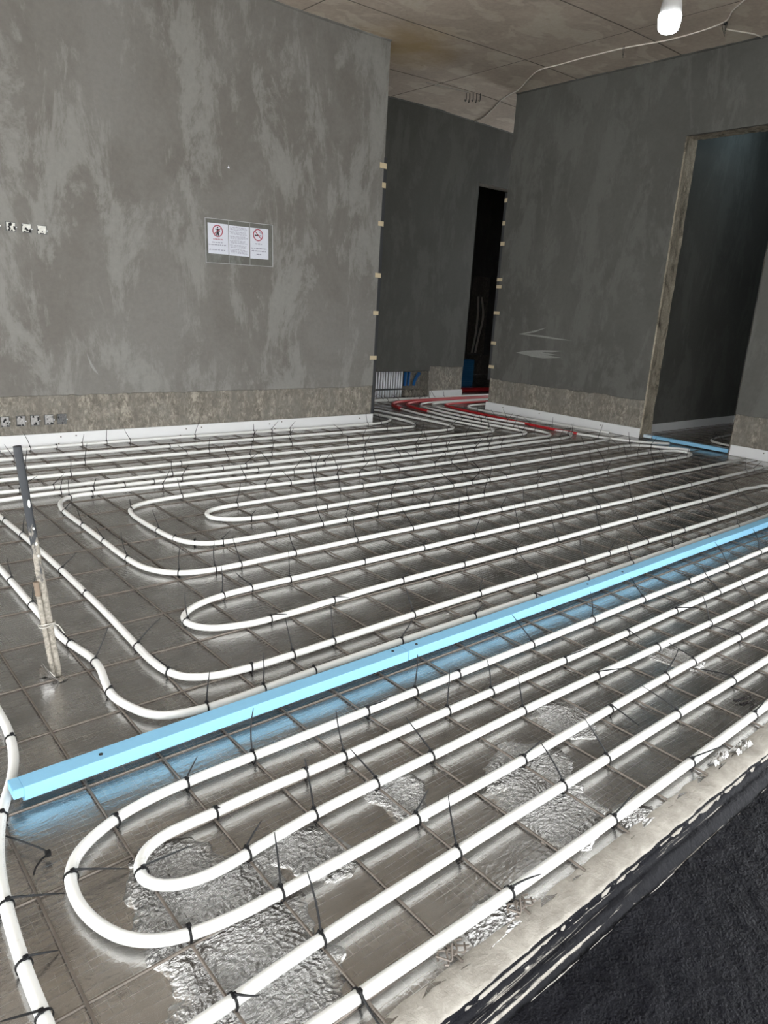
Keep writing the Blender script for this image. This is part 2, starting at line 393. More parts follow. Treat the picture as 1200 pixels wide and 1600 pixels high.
# traced floor plan of the pipes, metres: (x, y); ties: (x, y, pipe direction, tail vector)
PIPES = {
  'F1': [(7.2,1.49),(5.5,1.489),(4.16,1.497),(3.735,1.489),(3.319,1.487),(2.906,1.489),(2.497,1.488),(2.091,1.486),(1.736,1.485),(1.481,1.484),(1.23,1.484),(0.932,1.486),(0.707,1.487),(0.584,1.48),(0.494,1.461),(0.424,1.43),(0.378,1.394),(0.351,1.351),(0.339,1.296),(0.34,1.234),(0.355,1.174),(0.381,1.123),(0.421,1.084),(0.481,1.057),(0.565,1.042),(0.691,1.036),(0.866,1.034),(1.061,1.033),(1.247,1.032),(1.393,1.032),(1.573,1.034),(1.907,1.041),(2.257,1.046),(2.543,1.046),(2.855,1.044),(3.152,1.042),(4.2,1.04),(7.2,1.035)],
  'F2': [(7.2,1.32),(5,1.322),(3.344,1.333),(2.91,1.335),(2.507,1.332),(2.099,1.334),(1.74,1.337),(1.463,1.339),(1.217,1.339),(1.006,1.341),(0.863,1.344),(0.774,1.344),(0.693,1.342),(0.614,1.343),(0.553,1.339),(0.506,1.32),(0.476,1.287),(0.467,1.249),(0.48,1.216),(0.511,1.19),(0.558,1.175),(0.615,1.171),(0.712,1.18),(0.877,1.194),(1.077,1.197),(1.331,1.197),(1.687,1.199),(2.091,1.196),(2.495,1.189),(2.899,1.182),(3.246,1.176),(4,1.175),(7.2,1.17)],
  'F5': [(7.2,0.885),(4.5,0.884),(2.457,0.889),(2.088,0.893),(1.732,0.893),(1.475,0.893),(1.271,0.895),(1.023,0.894),(0.752,0.892),(0.576,0.886),(0.483,0.88),(0.402,0.877),(0.2,0.86),(-0.2,0.855),(-0.9,0.855)],
  'F6': [(7.2,0.745),(4.5,0.744),(2.232,0.741),(1.888,0.738),(1.48,0.737),(1.125,0.74),(0.863,0.745),(0.69,0.75),(0.581,0.753),(0.2,0.752),(-0.9,0.75)],
  'G': [(0.36,2.6),(0.38,2.3),(0.382,2.082),(0.381,2.005),(0.373,1.918),(0.358,1.835),(0.335,1.76),(0.305,1.688),(0.277,1.618),(0.254,1.539),(0.234,1.444),(0.221,1.327),(0.213,1.19),(0.212,1.074),(0.215,1),(0.23,0.97)],
  'N5': [(7.2,2.9),(6.786,2.898),(6.534,2.896),(6.249,2.893),(5.865,2.893),(5.429,2.889),(4.983,2.875),(4.558,2.867),(4.161,2.869),(3.799,2.865),(3.467,2.855),(3.103,2.846),(2.706,2.842),(2.305,2.838),(1.924,2.832),(1.635,2.827),(1.472,2.827),(1.378,2.838),(1.3,2.869),(1.237,2.93),(1.194,3.027),(1.176,3.2),(1.174,3.469),(1.174,3.748),(1.171,3.955),(1.173,4.095),(1.186,4.198),(1.213,4.282),(1.257,4.349),(1.332,4.388),(1.478,4.398),(1.74,4.386),(2.111,4.367),(2.517,4.354),(2.917,4.343),(3.321,4.343),(3.726,4.345),(4.129,4.347),(4.537,4.358),(4.951,4.376),(5.38,4.398),(5.818,4.417),(6.18,4.43),(6.399,4.445),(6.532,4.479),(6.644,4.551),(6.742,4.693),(6.799,4.903),(6.786,5.156),(6.727,5.462),(6.664,5.811),(6.69,6.3),(6.73,6.75),(6.9,7),(7.3,7.06),(9.2,7.1)],
  'N7': [(6.849,4.201),(6.723,4.176),(6.55,4.159),(6.299,4.148),(5.991,4.14),(5.593,4.132),(5.158,4.119),(4.759,4.098),(4.364,4.082),(3.95,4.071),(3.534,4.063),(3.131,4.065),(2.753,4.074),(2.466,4.083),(2.225,4.09),(1.943,4.09),(1.724,4.072),(1.609,4.04),(1.535,3.997),(1.493,3.938),(1.472,3.856),(1.465,3.724),(1.469,3.539),(1.482,3.366),(1.521,3.251),(1.593,3.183),(1.701,3.155),(1.842,3.149),(2.027,3.154),(2.33,3.167),(2.737,3.176),(3.15,3.175),(3.556,3.171),(3.969,3.173),(4.368,3.178),(4.779,3.19),(5.228,3.215),(5.699,3.239),(6.158,3.245),(6.535,3.24),(6.771,3.252),(6.893,3.3),(6.93,3.383),(6.861,3.475),(6.66,3.529),(6.318,3.533),(5.87,3.522),(5.413,3.51),(4.936,3.493),(4.359,3.479),(3.781,3.471),(3.316,3.468),(2.923,3.464),(2.552,3.455),(2.234,3.447),(2.019,3.461),(1.888,3.51),(1.827,3.583),(1.835,3.659),(1.887,3.715),(1.979,3.742),(2.103,3.751),(2.268,3.758),(2.509,3.765),(2.843,3.769),(3.219,3.768),(3.568,3.765),(3.936,3.765),(4.335,3.769),(4.734,3.78),(5.162,3.796),(5.616,3.82),(6.071,3.847),(6.465,3.865),(6.724,3.841),(6.861,3.754),(6.953,3.635),(7.038,3.52),(7.105,3.418)],
  'W1': [(-0.8,5.92),(0.2,5.92),(1.266,5.92),(1.754,5.947),(2.282,5.96),(2.87,5.96),(3.528,5.948),(4.141,5.929),(4.556,5.925),(4.829,5.935),(5.06,5.947),(5.25,6.02),(5.42,6.2),(5.45,6.5)],
  'W2': [(-0.8,5.597),(0.2,5.597),(1.191,5.597),(1.646,5.598),(2.142,5.603),(2.704,5.616),(3.337,5.622),(3.922,5.612),(4.365,5.611),(4.762,5.616),(5.084,5.61),(5.254,5.623),(5.357,5.699),(5.437,5.832),(5.477,6.016),(5.479,6.259),(5.457,6.53),(5.45,6.9)],
  'W3': [(-0.8,5.286),(0.2,5.286),(1.12,5.286),(1.548,5.281),(2.017,5.282),(2.549,5.295),(3.145,5.299),(3.691,5.28),(4.172,5.27),(4.727,5.288),(5.216,5.308),(5.473,5.323),(5.6,5.357),(5.689,5.43),(5.741,5.547),(5.755,5.731),(5.746,5.979),(5.728,6.274),(5.706,6.589),(5.677,6.847),(5.66,7.1)],
  'W4': [(-0.8,4.97),(0.2,4.97),(1.047,4.97),(1.449,4.959),(1.889,4.955),(2.39,4.966),(2.956,4.977),(3.483,4.977),(3.96,4.982),(4.496,5.001),(5.001,5.026),(5.421,5.044),(5.745,5.05),(5.916,5.063),(6.003,5.112),(6.046,5.207),(6.041,5.424),(6.019,5.85),(6.034,6.354),(6.105,6.775),(6.22,7.05),(6.45,7.27),(7.2,7.36),(9.2,7.4)],
  'W5': [(-0.8,4.658),(0.2,4.658),(0.975,4.658),(1.157,4.653),(1.402,4.656),(1.778,4.669),(2.251,4.682),(2.79,4.695),(3.482,4.717),(4.286,4.737),(4.942,4.742),(5.402,4.749),(5.77,4.764),(6.032,4.781),(6.177,4.807),(6.25,4.865),(6.28,4.985),(6.277,5.215),(6.255,5.525),(6.238,5.843),(6.252,6.161),(6.301,6.482),(6.38,6.9),(6.6,7.16),(7.2,7.26),(9.2,7.3)],
  'W6': [(-0.8,4.479),(0.2,4.479),(0.934,4.479),(1.079,4.498),(1.227,4.508),(1.422,4.513),(1.737,4.519),(2.173,4.521),(2.684,4.518),(3.262,4.51),(3.935,4.509),(4.589,4.522),(5.089,4.538),(5.559,4.555),(5.995,4.57),(6.25,4.586),(6.373,4.625),(6.451,4.706),(6.49,4.856),(6.493,5.081),(6.476,5.373),(6.459,5.71),(6.451,6.043),(6.49,6.45),(6.58,6.9),(6.82,7.09),(7.4,7.16),(9.2,7.2)],
  'W0': [(7.263,3.729),(7.104,3.84),(6.98,4.007),(6.868,4.241),(6.775,4.562),(6.75,5),(6.787,5.493),(6.83,5.969),(6.857,6.404),(6.9,6.62),(7,6.86),(7.3,6.94),(9.2,7)],
  'K1': [(5.2,7.57),(6.3,7.58),(7.4,7.575),(9.4,7.6)],
  'K2': [(5.2,7.44),(6.3,7.47),(7.4,7.475),(9.4,7.49)],
  'N': [(0.66,4.6),(0.66,3.9),(0.668,3.323),(0.67,3.105),(0.671,2.845),(0.674,2.608),(0.683,2.457),(0.699,2.363),(0.711,2.283),(0.71,2.201),(0.695,2.115),(0.683,2.041),(0.684,1.98),(0.7,1.914),(0.726,1.851),(0.763,1.812),(0.822,1.79),(0.92,1.776),(1.085,1.778),(1.338,1.785),(1.692,1.789),(2.094,1.79),(2.497,1.79),(3.013,1.794),(3.642,1.803),(4.171,1.81),(4.606,1.814),(5.071,1.824),(5.6,1.822),(6.5,1.823),(6.93,1.823),(7.072,1.85),(7.195,1.926),(7.282,2.042),(7.321,2.181),(7.306,2.325),(7.241,2.454),(7.133,2.55),(6.998,2.601),(6.549,2.601),(6.205,2.598),(5.891,2.595),(5.481,2.587),(5.023,2.575),(4.578,2.565),(4.15,2.563),(3.733,2.564),(3.318,2.561),(2.912,2.556),(2.514,2.552),(2.105,2.546),(1.738,2.542),(1.496,2.541),(1.352,2.535),(1.244,2.513),(1.163,2.475),(1.113,2.424),(1.1,2.367),(1.118,2.313),(1.165,2.27),(1.237,2.244),(1.316,2.228),(1.451,2.227),(1.701,2.241),(1.954,2.253),(2.183,2.256),(2.515,2.256),(2.915,2.256),(3.319,2.261),(3.74,2.27),(4.171,2.275),(4.603,2.276),(4.977,2.275),(5.28,2.276),(5.582,2.28),(5.823,2.284),(5.95,2.265),(6.046,2.268),(6.104,2.244),(6.148,2.198),(6.169,2.139),(6.163,2.076),(6.132,2.021),(6.082,1.983),(6.02,1.97),(5.5,1.972),(4.644,1.963),(4.168,1.96),(3.746,1.957),(3.376,1.954),(3.064,1.952),(2.708,1.952),(2.304,1.95),(1.896,1.943),(1.538,1.932),(1.297,1.924),(1.128,1.925),(0.995,1.944),(0.918,1.985),(0.882,2.053),(0.869,2.154),(0.872,2.316),(0.879,2.564),(0.882,2.869),(0.881,3.257),(0.873,3.724),(0.857,4.144),(0.85,4.7)],
  'W9': [(9.2,6.76),(7.5,6.74),(7.24,6.66),(7.12,6.4),(7.13,5.8),(7.17,5.1),(7.23,4.45)],
}
TIES = {
  'F1': [(0.875,1.486,3.14,0.017,0.028,0.116),(0.679,1.485,-3.08,0.029,-0.005,0.056),(0.486,1.457,-2.72,0),(1.482,1.484,-3.14,0.02,0.022,0.106),(1.276,1.484,3.14,0.054,-0.037,0.029),(1.684,1.485,-3.14,0),(2.092,1.486,-3.14,-0.045,0.075,0.094),(2.5,1.488,-3.14,0.006,0.033,0.102),(2.899,1.489,-3.14,-0.031,0.059,0.082),(3.313,1.487,3.14,0),(3.737,1.489,-3.12,-0.035,0.071,0.107),(4.156,1.497,-3.12,-0.012,0.053,0.112),(0.348,1.338,-1.79,0.109,-0.032,-0.028),(0.681,1.036,-0.05,0.005,0.038,0.112),(0.483,1.057,-0.18,0),(1.07,1.033,-0.01,0.03,-0.003,0.062),(1.48,1.033,0.01,0.046,-0.023,0.046),(1.929,1.041,0.01,0.016,-0.102,-0.028),(2.296,1.046,0,0.048,-0.006,0.096),(2.493,1.046,0,-0.064,0.077,0.054),(2.87,1.044,-0.01,-0.088,0.089,0.033)],
  'F2': [(1.69,1.337,3.13,0.001,0.034,0.093),(1.486,1.339,3.13,0.021,0.025,0.114),(1.079,1.34,3.13,-0.002,0.043,0.11),(0.95,1.342,3.12,0.002,0.007,0.024),(0.687,1.342,3.13,0.042,-0.003,-0.028),(0.47,1.26,-1.8,0.083,-0.054,0.051),(2.088,1.334,3.13,0.073,-0.049,0.038),(2.506,1.332,3.14,0.033,-0.044,-0.041),(2.901,1.335,-3.13,0.081,-0.067,0.01),(3.305,1.333,3.14,-0.043,0.075,0.1),(1.278,1.197,0,-0.042,0.071,0.091),(1.076,1.197,0.01,-0.041,0.063,0.072),(0.877,1.194,0.01,-0.001,0.041,0.107),(0.681,1.177,0.09,0.032,-0.005,0.062),(1.686,1.199,0.01,0,0.034,0.091),(2.09,1.196,-0.01,0.088,-0.068,0.022),(2.492,1.189,-0.02,0),(2.905,1.182,-0.02,-0.008,0.044,0.099),(3.305,1.176,-0,-0.028,0.06,0.092)],
  'F5': [(0.682,0.89,-3.11,-0.005,0.049,0.117),(0.482,0.88,-3.1,0.035,-0.03,0.001),(1.07,0.894,-3.14,-0,0.043,0.114),(1.476,0.893,3.14,-0.032,0.065,0.098),(1.683,0.893,3.14,-0.036,0.068,0.099),(2.087,0.893,3.14,-0.076,0.093,0.071),(2.474,0.889,3.14,-0.105,0.101,0.025)],
  'F6': [(1.075,0.741,3.12,0.055,-0.036,0.032),(1.469,0.737,3.13,0.056,-0.023,0.071),(1.872,0.738,-3.14,0.082,-0.055,0.043),(2.297,0.741,-3.14,0.043,-0.017,0.055),(0.664,0.751,3.11,0.005,-0.068,-0.028)],
  'G': [(0.222,1.337,-1.68,0.107,-0.02,-0.028),(0.213,1.174,-1.58,0.062,0.01,-0.028),(0.213,1.049,-1.53,-0.058,0.049,-0.028),(0.278,1.621,-1.95,0),(0.375,1.935,-1.66,0)],
  'N': [(0.887,1.781,-0.14,0.02,0.019,0.097),(1.085,1.778,0.03,0.012,0.028,0.103),(1.287,1.784,0.03,0),(1.688,1.789,0.01,0.043,-0.011,0.071),(2.095,1.79,0,0.039,-0.016,0.047),(2.494,1.79,0,0.069,-0.039,-0.028),(2.902,1.793,0.01,0),(3.315,1.798,0.01,-0.01,0.047,0.102),(3.752,1.804,0.01,0.004,0.026,0.077),(4.186,1.81,0.01,0),(4.592,1.814,0.01,0.005,0.034,0.102),(0.711,2.248,-1.58,0.05,-0.002,0.109),(0.688,2.427,-1.4,-0.029,0.04,0.039),(0.683,2.033,-1.55,0),(0.671,2.842,-1.56,0.022,0.016,0.093),(0.67,3.149,-1.56,-0.002,0.032,0.082),(0.872,3.759,1.61,0.019,0.014,0.079),(0.861,4.049,1.61,0),(0.881,3.164,1.57,0.061,-0.026,0.072),(0.882,2.845,1.56,0),(0.871,2.281,1.55,0.077,-0.032,0.092),(0.884,2.049,2.06,-0.039,0.051,0.045),(1.124,1.926,3,0),(1.293,1.924,3.14,-0.005,0.046,0.11),(1.476,1.93,-3.11,0.009,0.036,0.117),(1.893,1.943,-3.11,-0.011,0.049,0.103),(2.302,1.95,-3.12,0.018,0.004,0.054),(2.707,1.952,-3.14,-0.046,0.073,0.086),(3.109,1.952,-3.14,-0.001,0.043,0.113),(3.34,1.954,-3.14,0.05,-0.014,0.079),(3.737,1.957,-3.13,-0.051,0.077,0.086),(4.17,1.96,-3.14,0),(4.609,1.963,-3.14,-0.034,0.068,0.103),(5.222,1.969,-3.13,-0.062,0.088,0.092),(1.102,2.376,-1.8,0.009,0.029,0.1),(1.385,2.227,-0.01,0.052,-0.042,0.01),(1.704,2.241,0.05,0.05,-0.042,0.004),(2.109,2.255,0.01,0.039,-0.015,0.051),(2.52,2.256,0,0.042,-0.013,0.062),(2.92,2.256,0.01,0.037,-0.017,0.04),(3.295,2.261,0.01,-0.011,0.05,0.107),(3.733,2.27,0.02,0.002,0.043,0.118),(4.155,2.275,0.01,0.01,0.034,0.114),(4.578,2.276,0,-0.024,0.059,0.1),(5.034,2.275,0,-0.017,0.051,0.095),(5.63,2.281,0.02,-0.036,0.065,0.087),(1.34,2.533,-2.94,0.01,0.032,0.108),(1.48,2.54,-3.1,-0.044,0.058,0.051),(1.68,2.542,-3.14,0.011,0.031,0.108),(2.114,2.546,-3.13,0),(2.523,2.552,-3.13,0.019,-0.004,0.035),(2.918,2.556,-3.13,0.043,-0.001,0.097),(3.316,2.561,-3.13,-0.002,0.042,0.107),(3.748,2.564,3.14,-0.052,0.079,0.089),(4.17,2.563,-3.14,-0.042,0.071,0.091),(4.58,2.565,-3.12,-0.002,0.041,0.106),(4.997,2.574,-3.12,0.019,0.024,0.109),(5.481,2.587,-3.12,-0.072,0.083,0.053),(5.978,2.596,-3.13,-0.024,0.055,0.089),(6.521,2.601,-3.13,0.015,0.021,0.092)],
  'N5': [(1.299,2.87,2.37,0.022,0.024,0.114),(1.459,2.829,3.03,0.012,0.031,0.111),(1.589,2.827,3.14,-0.014,0.054,0.11),(1.899,2.832,-3.12,-0.01,0.047,0.1),(2.297,2.838,-3.13,0.002,0.039,0.109),(2.708,2.842,-3.13,-0.032,0.063,0.094),(3.098,2.846,-3.13,0.018,0.025,0.108),(3.497,2.856,-3.11,0.05,-0.01,0.09),(3.747,2.863,-3.11,0.007,0.031,0.098),(4.179,2.869,3.14,-0.011,0.044,0.093),(4.537,2.867,3.14,0),(4.973,2.875,-3.12,0.003,0.033,0.094),(5.437,2.889,-3.13,0.015,0.023,0.094),(6.268,2.893,-3.13,-0.008,0.039,0.086),(1.18,3.164,1.67,-0.01,0.048,0.105),(1.174,3.461,1.58,-0.023,0.041,0.055),(1.174,3.772,1.59,-0.014,0.041,0.077),(1.173,4.079,1.56,0.041,-0.016,0.052),(1.433,4.395,0.07,0),(1.29,4.366,0.48,0.006,0.032,0.098)],
  'N7': [(1.472,3.5,-1.5,-0.01,0.043,0.092),(1.492,3.336,-1.24,0),(1.549,3.224,-0.76,-0.006,0.005,-0),(1.496,3.943,-2.19,0.005,0.014,0.049),(1.674,3.162,-0.25,0.039,-0.015,0.051),(1.981,3.153,0.03,0),(2.304,3.166,0.04,-0.016,0.055,0.11),(2.725,3.176,0.02,0.02,0.011,0.076),(2.015,3.462,2.78,0.025,-0.009,0.036),(2.18,3.451,3.08,0),(2.542,3.455,-3.12,0),(3.158,3.175,-0.01,0.049,-0.013,0.079),(3.518,3.171,-0.01,0.007,0.022,0.075)],
}

# ------------------------------------------------------------------ the setting
XL, XR = -3.0, 7.373          # west wall, right wall face
YF, YL, YB = 0.66, 6.073, 7.733   # threshold, left wall face, corridor wall face
def zc(x): 
    t = min(1, max(0, (x-3.9)/3.5)); return 3.705 + .125*t*t*(3-2*t)

def wall_seg(mb, p, d, n, s0, s1, z0, z1, thick, band=.40, amp=.02, seed=0.0):
    """one stretch of plastered wall: base block, and a skim coat that stops at a ragged line above the floor"""
    P0 = Vector((p[0], p[1], 0)); d = Vector((d[0], d[1], 0)); n = Vector((n[0], n[1], 0))
    def at(s, off, z): q = P0 + d*s + n*off; return (q.x, q.y, z)
    flip = d.cross(n).z < 0
    def quadbox(sa, sb, oa, ob, za, zb, mi):
        v = [at(sa,oa,za), at(sb,oa,za), at(sb,ob,za), at(sa,ob,za), at(sa,oa,zb), at(sb,oa,zb), at(sb,ob,zb), at(sa,ob,zb)]
        f = [(0,3,2,1),(4,5,6,7),(0,1,5,4),(1,2,6,5),(2,3,7,6),(3,0,4,7)]
        if not flip: f = f
        else: f = [tuple(reversed(q)) for q in f]
        mb.add(v, f, mi)
    quadbox(s0, s1, -thick, -.012, z0, z1, 1)
    low = z0 < .01
    N = max(2, int((s1-s0)/.03)) if low else 1
    vs = []; fs = []
    for i in range(N+1):
        s = s0 + (s1-s0)*i/N
        zb = band + amp*(nz(s*2.3, seed)+.6*nz(s*9, seed)+.45*nz(s*31, seed)) if low else z0
        vs += [at(s, -.012, zb), at(s, 0, zb+.004), at(s, 0, z1), at(s, -.012, z1)]
    for i in range(N):
        a = i*4; b = a+4
        q = [(a, b, b+1, a+1), (a+1, b+1, b+2, a+2), (a+2, b+2, b+3, a+3)]
        fs += q if not flip else [tuple(reversed(t)) for t in q]
    fs += [(0, 1, 2, 3), (N*4+3, N*4+2, N*4+1, N*4)] if not flip else [(3, 2, 1, 0), (N*4, N*4+1, N*4+2, N*4+3)]
    mb.add(vs, fs, 0)

# floor slab under everything
struct(MB().box((XL-.2, .632, -.25), (13.4, 11.2, -.012)).build('floor', CONC), 'concrete floor slab under the foil')

mb = MB(); wall_seg(mb, (XL, YL), (1, 0), (0, -1), 0, 5.04-XL, 0, 4.0, .2, .405, .014, 1.0)
wall_left = struct(mb.build('wall_left', [PLASTER, BAND]), 'mottled grey plastered wall with a bare mortar band at its foot')
mb = MB()
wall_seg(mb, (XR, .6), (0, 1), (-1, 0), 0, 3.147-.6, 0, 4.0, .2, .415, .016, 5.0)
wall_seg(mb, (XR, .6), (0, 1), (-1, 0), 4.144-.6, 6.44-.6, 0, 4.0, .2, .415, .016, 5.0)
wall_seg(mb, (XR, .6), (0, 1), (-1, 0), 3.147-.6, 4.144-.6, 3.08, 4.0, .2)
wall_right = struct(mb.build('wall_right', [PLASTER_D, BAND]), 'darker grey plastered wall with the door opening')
mb = MB()
wall_seg(mb, (3.0, YB), (1, 0), (0, -1), 0, 3.48, 0, 4.0, .2, .42, .01, 9.0)
wall_seg(mb, (3.0, YB), (1, 0), (0, -1), 4.50, 5.22, 0, 4.0, .2, .45, .01, 9.0)
wall_seg(mb, (3.0, YB), (1, 0), (0, -1), 3.48, 4.50, .385, 4.0, .2)
wall_seg(mb, (3.0, YB), (1, 0), (0, -1), 5.22, 6.25, 3.07, 4.0, .2)
wall_seg(mb, (3.0, YB), (1, 0), (0, -1), 6.25, 10.2, 0, 4.0, .2, .42, .01, 9.0)
mb.box((6.4, YB+.2, 0), (7.6, YB+.32, .6), 1)      # back of the pipe niche
wall_back = struct(mb.build('wall_back', [PLASTER_SHADE, BAND]), 'plastered corridor wall, shade put in its colour, with a pipe niche at its foot')
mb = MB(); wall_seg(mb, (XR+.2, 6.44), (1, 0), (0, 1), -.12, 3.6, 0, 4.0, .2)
struct(mb.build('wall_corridor', [PLASTER_SHADE, BAND]))
mb = MB()
wall_seg(mb, (XR+.2, 4.323), (1, 0), (0, -1), 0, 2.52, 0, 4.0, .2, .02, .0)
wall_seg(mb, (10.09, 1.0), (0, 1), (-1, 0), 0, 3.323, 0, 4.0, .2, .02, .0)
wall_seg(mb, (XR+.2, 1.0), (1, 0), (0, 1), 0, 2.52, 0, 4.0, .2, .02, .0)
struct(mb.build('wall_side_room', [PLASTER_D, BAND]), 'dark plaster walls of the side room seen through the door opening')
RX0, RX1 = 11.328, 11.868
# back room behind the corridor
mb = MB()
for (s0, s1, z0, z1) in ((0, RX0-8.0, 0, 4.0), (RX0-8.0, RX1-8.0, 2.0, 4.0), (RX0-8.0, RX1-8.0, 0, .42), (RX1-8.0, 5.2, 0, 4.0)):
    wall_seg(mb, (8.0, 10.6), (1, 0), (0, -1), s0, s1, z0, z1, .2)
mb.box((7.9, YB+.2, 0), (8.0, 10.8, 4.0)); mb.box((13.0, YB, 0), (13.1, 10.8, 4.0)); mb.box((RX0-.1, 10.80, 0), (RX1+.1, 10.95, 2.3), 1)
struct(mb.build('wall_back_room', [PLASTER_D, BAND]))
# west wall, the corridor's closed end, the yard opening's header and piers; right pier added to shade the corridor
struct(MB().box((XL-.2, 4.3, 0), (XL, YL+.2, 4.0)).box((XL-.2, .5, 3.3), (XL, 4.3, 4.0)).build('wall_west', PLASTER))
struct(MB().box((2.9, YL+.2, 0), (3.0, YB, 4.0)).build('wall_corridor_end', PLASTER_D))
struct(MB().box((XL-.2, .52, 3.45), (11.2, .66, 4.1)).box((XL-.2, .42, -.1), (XL+.25, .66, 3.45)).box((4.9, .52, -.1), (11.2, .66, 3.45)).build('wall_front', PLASTER))

# ceiling: board-marked concrete with shallow joints, sagging a little over the main room
xs = sorted(set([round(XL-.2 + .35*i, 3) for i in range(48)] + [v + e for v in (-.9, 1.55, 4.0, 6.45, 8.9) for e in (-.007, -.004, .004, .007)]))
ys = sorted(set([round(.5 + .5*i, 3) for i in range(23)] + [v + e for v in (1.85, 3.09, 4.33, 5.57, 6.81, 8.05, 9.3) for e in (-.008, -.004, .004, .008)]))
cvs = []; cfs = []
gx = [v + e for v in (-.9, 1.55, 4.0, 6.45, 8.9) for e in (-.004, .004)]; gy = [v + e for v in (1.85, 3.09, 4.33, 5.57, 6.81, 8.05, 9.3) for e in (-.004, .004)]
for y in ys:
    for x in xs:
        z = zc(x) + .006*nz(x*.8, y*.8)
        if any(abs(y-g) < 1e-6 for g in gy): z += .008
        if any(abs(x-g) < 1e-6 for g in gx): z += .004
        cvs.append((x, y, z))
nx = len(xs)
for j in range(len(ys)-1):
    for i in range(nx-1): cfs.append((j*nx+i, (j+1)*nx+i, (j+1)*nx+i+1, j*nx+i+1))
onj = lambda c, g: any(abs(c-q) < .0075 for q in g)
cmi = [1 if (onj((cvs[f[0]][1]+cvs[f[1]][1])/2, [q for q in (1.85, 3.09, 4.33, 5.57, 6.81, 8.05, 9.3)]) or onj((cvs[f[0]][0]+cvs[f[2]][0])/2, (-.9, 1.55, 4.0, 6.45, 8.9))) else 0 for f in cfs]
mb = MB().add(cvs, cfs); mb.mi = cmi; mb.box((XL-.2, .5, 3.93), (13.4, 11.3, 4.15))
ceiling = struct(mb.build('ceiling', [CEIL, SEAM]), 'raw board-marked concrete ceiling with pale patches')

# dark plaster dragged onto the ceiling along the wall tops
def smear_line(name, p, d, n, L, mat, seed):
    P0 = Vector((p[0], p[1], 0)); d = Vector((*d, 0)); n = Vector((*n, 0)); vs = []; fs = []; M_ = int(L/.03)
    for i in range(M_+1):
        s = L*i/M_; w = max(.004, .022 + .030*nz(s*1.1, seed) + .018*nz(s*4.5, seed) + .010*nz(s*17, seed))
        for off, dz in ((-.01, -.014), (w*.6, -.008), (w, -.001), (w, .02), (-.01, .02)):
            q = P0 + d*s + n*off; vs.append((q.x, q.y, zc(q.x) + .006*nz(q.x*.8, q.y*.8) + dz))
    for i in range(M_):
        for k in range(5): a = i*5+k; b_ = i*5+(k+1) % 5; fs.append((a, b_, b_+5, a+5))
    struct(MB().add(vs, fs).build(name, mat), 'dark plaster smeared where the ceiling meets the wall')
smear_line('trim_2', (XR, .8), (0, 1), (-1, 0), 5.64, PLASTER_D, 1); smear_line('trim_3', (XL, YL), (1, 0), (0, -1), 8.04, PLASTER, 5); smear_line('trim_4', (5.0, YB), (1, 0), (0, -1), 5.5, PLASTER_D, 9)

# foil-faced insulation over the whole floor, gently creased
def foil_patch(mb, x0, x1, y0, y1, st):
    nx_, ny_ = int((x1-x0)/st), int((y1-y0)/st); vs = []; fs = []
    for j in range(ny_+1):
        for i in range(nx_+1):
            x = x0 + (x1-x0)*i/nx_; y = y0 + (y1-y0)*j/ny_
            z = -.0006 + .0024*nz(x*2.2, y*6.5, 3) + .0012*nz(x*7, y*17, 8)
            if j == 0 and y0 < 1: y += .010*nz(x*6, 2.2) + .006*nz(x*23, 5); z = max(z, .001)
            vs.append((x, y, min(z, .0018) if j else .002))
    for j in range(ny_):
        for i in range(nx_): a = j*(nx_+1)+i; fs.append((a, a+1, a+nx_+2, a+nx_+1))
    mb.add(vs, fs)
mb = MB()
foil_patch(mb, -1.0, 7.355, .684, 6.06, .026)
foil_patch(mb, XL+.02, -1.0, .684, 6.06, .2)
foil_patch(mb, 5.06, 7.36, 6.06, 6.45, .05)
foil_patch(mb, 7.355, 7.59, 3.17, 4.125, .05)
foil = mb.build('foil_sheet', FOIL, smooth=True)
tag(foil, 'crinkled silver insulation foil spread over the floor of the big room', 'foil')
for (a0, a1, b0, b1, lab) in ((3.02, 9.6, 6.451, 7.715, 'dark silver foil on the corridor floor'), (7.59, 10.07, 1.2, 4.31, 'dark silver foil on the side room floor beyond the door opening'), (8.02, 12.95, 7.95, 10.58, 'unlit silver foil on the back room floor')):
    mb = MB(); foil_patch(mb, a0, a1, b0, b1, .1); tag(mb.build('foil_sheet', FOIL, smooth=True), lab, 'foil')

# concrete threshold strip, black bitumen edge and yard
N = 800
prof = [(.73, -.011, 0), (.700, .0015, 0), (.640, .0035, 0), (.633, -.001, 0), (.632, -.02, 1), (.628, -.040, 1), (.620, -.042, 2), (.611, -.0435, 2), (.606, -.050, 1), (.599, -.058, 1), (.594, -.066, 1), (.588, -.066, 1)]
vs = []; fs = []; mi = []
for i in range(N+1):
    x = -2.4 + 9.77*i/N
    for k, (y, z, m) in enumerate(prof):
        e = .0045*nz(x*7, k*.8) + .0035*nz(x*29, k*.9) + .002*nz(x*90, k*1.7)
        vs.append((x, y + (e if k > 1 else 0), z + (.0022*nz(x*17, y*60) if k > 0 else 0)))
K = len(prof)
for i in range(N):
    for k in range(K-1):
        a = i*K+k; fs.append((a, a+1, a+K+1, a+K))
        m = prof[k][2] if prof[k][2] == prof[k+1][2] else max(prof[k][2], prof[k+1][2]) if prof[k+1][2] != 2 else 1
        x = -2.4 + 9.77*i/N
        if k >= 4: m = 2
        mi.append(m)
me = bpy.data.meshes.new('door_sill'); me.from_pydata(vs, [], fs)
me.polygons.foreach_set('material_index', mi); me.polygons.foreach_set('use_smooth', [True]*len(fs)); me.update()
struct(link('trim_1', me, [CONC, BIT, SMEAR]), 'bare concrete threshold strip with bitumen smeared down its outer edge')
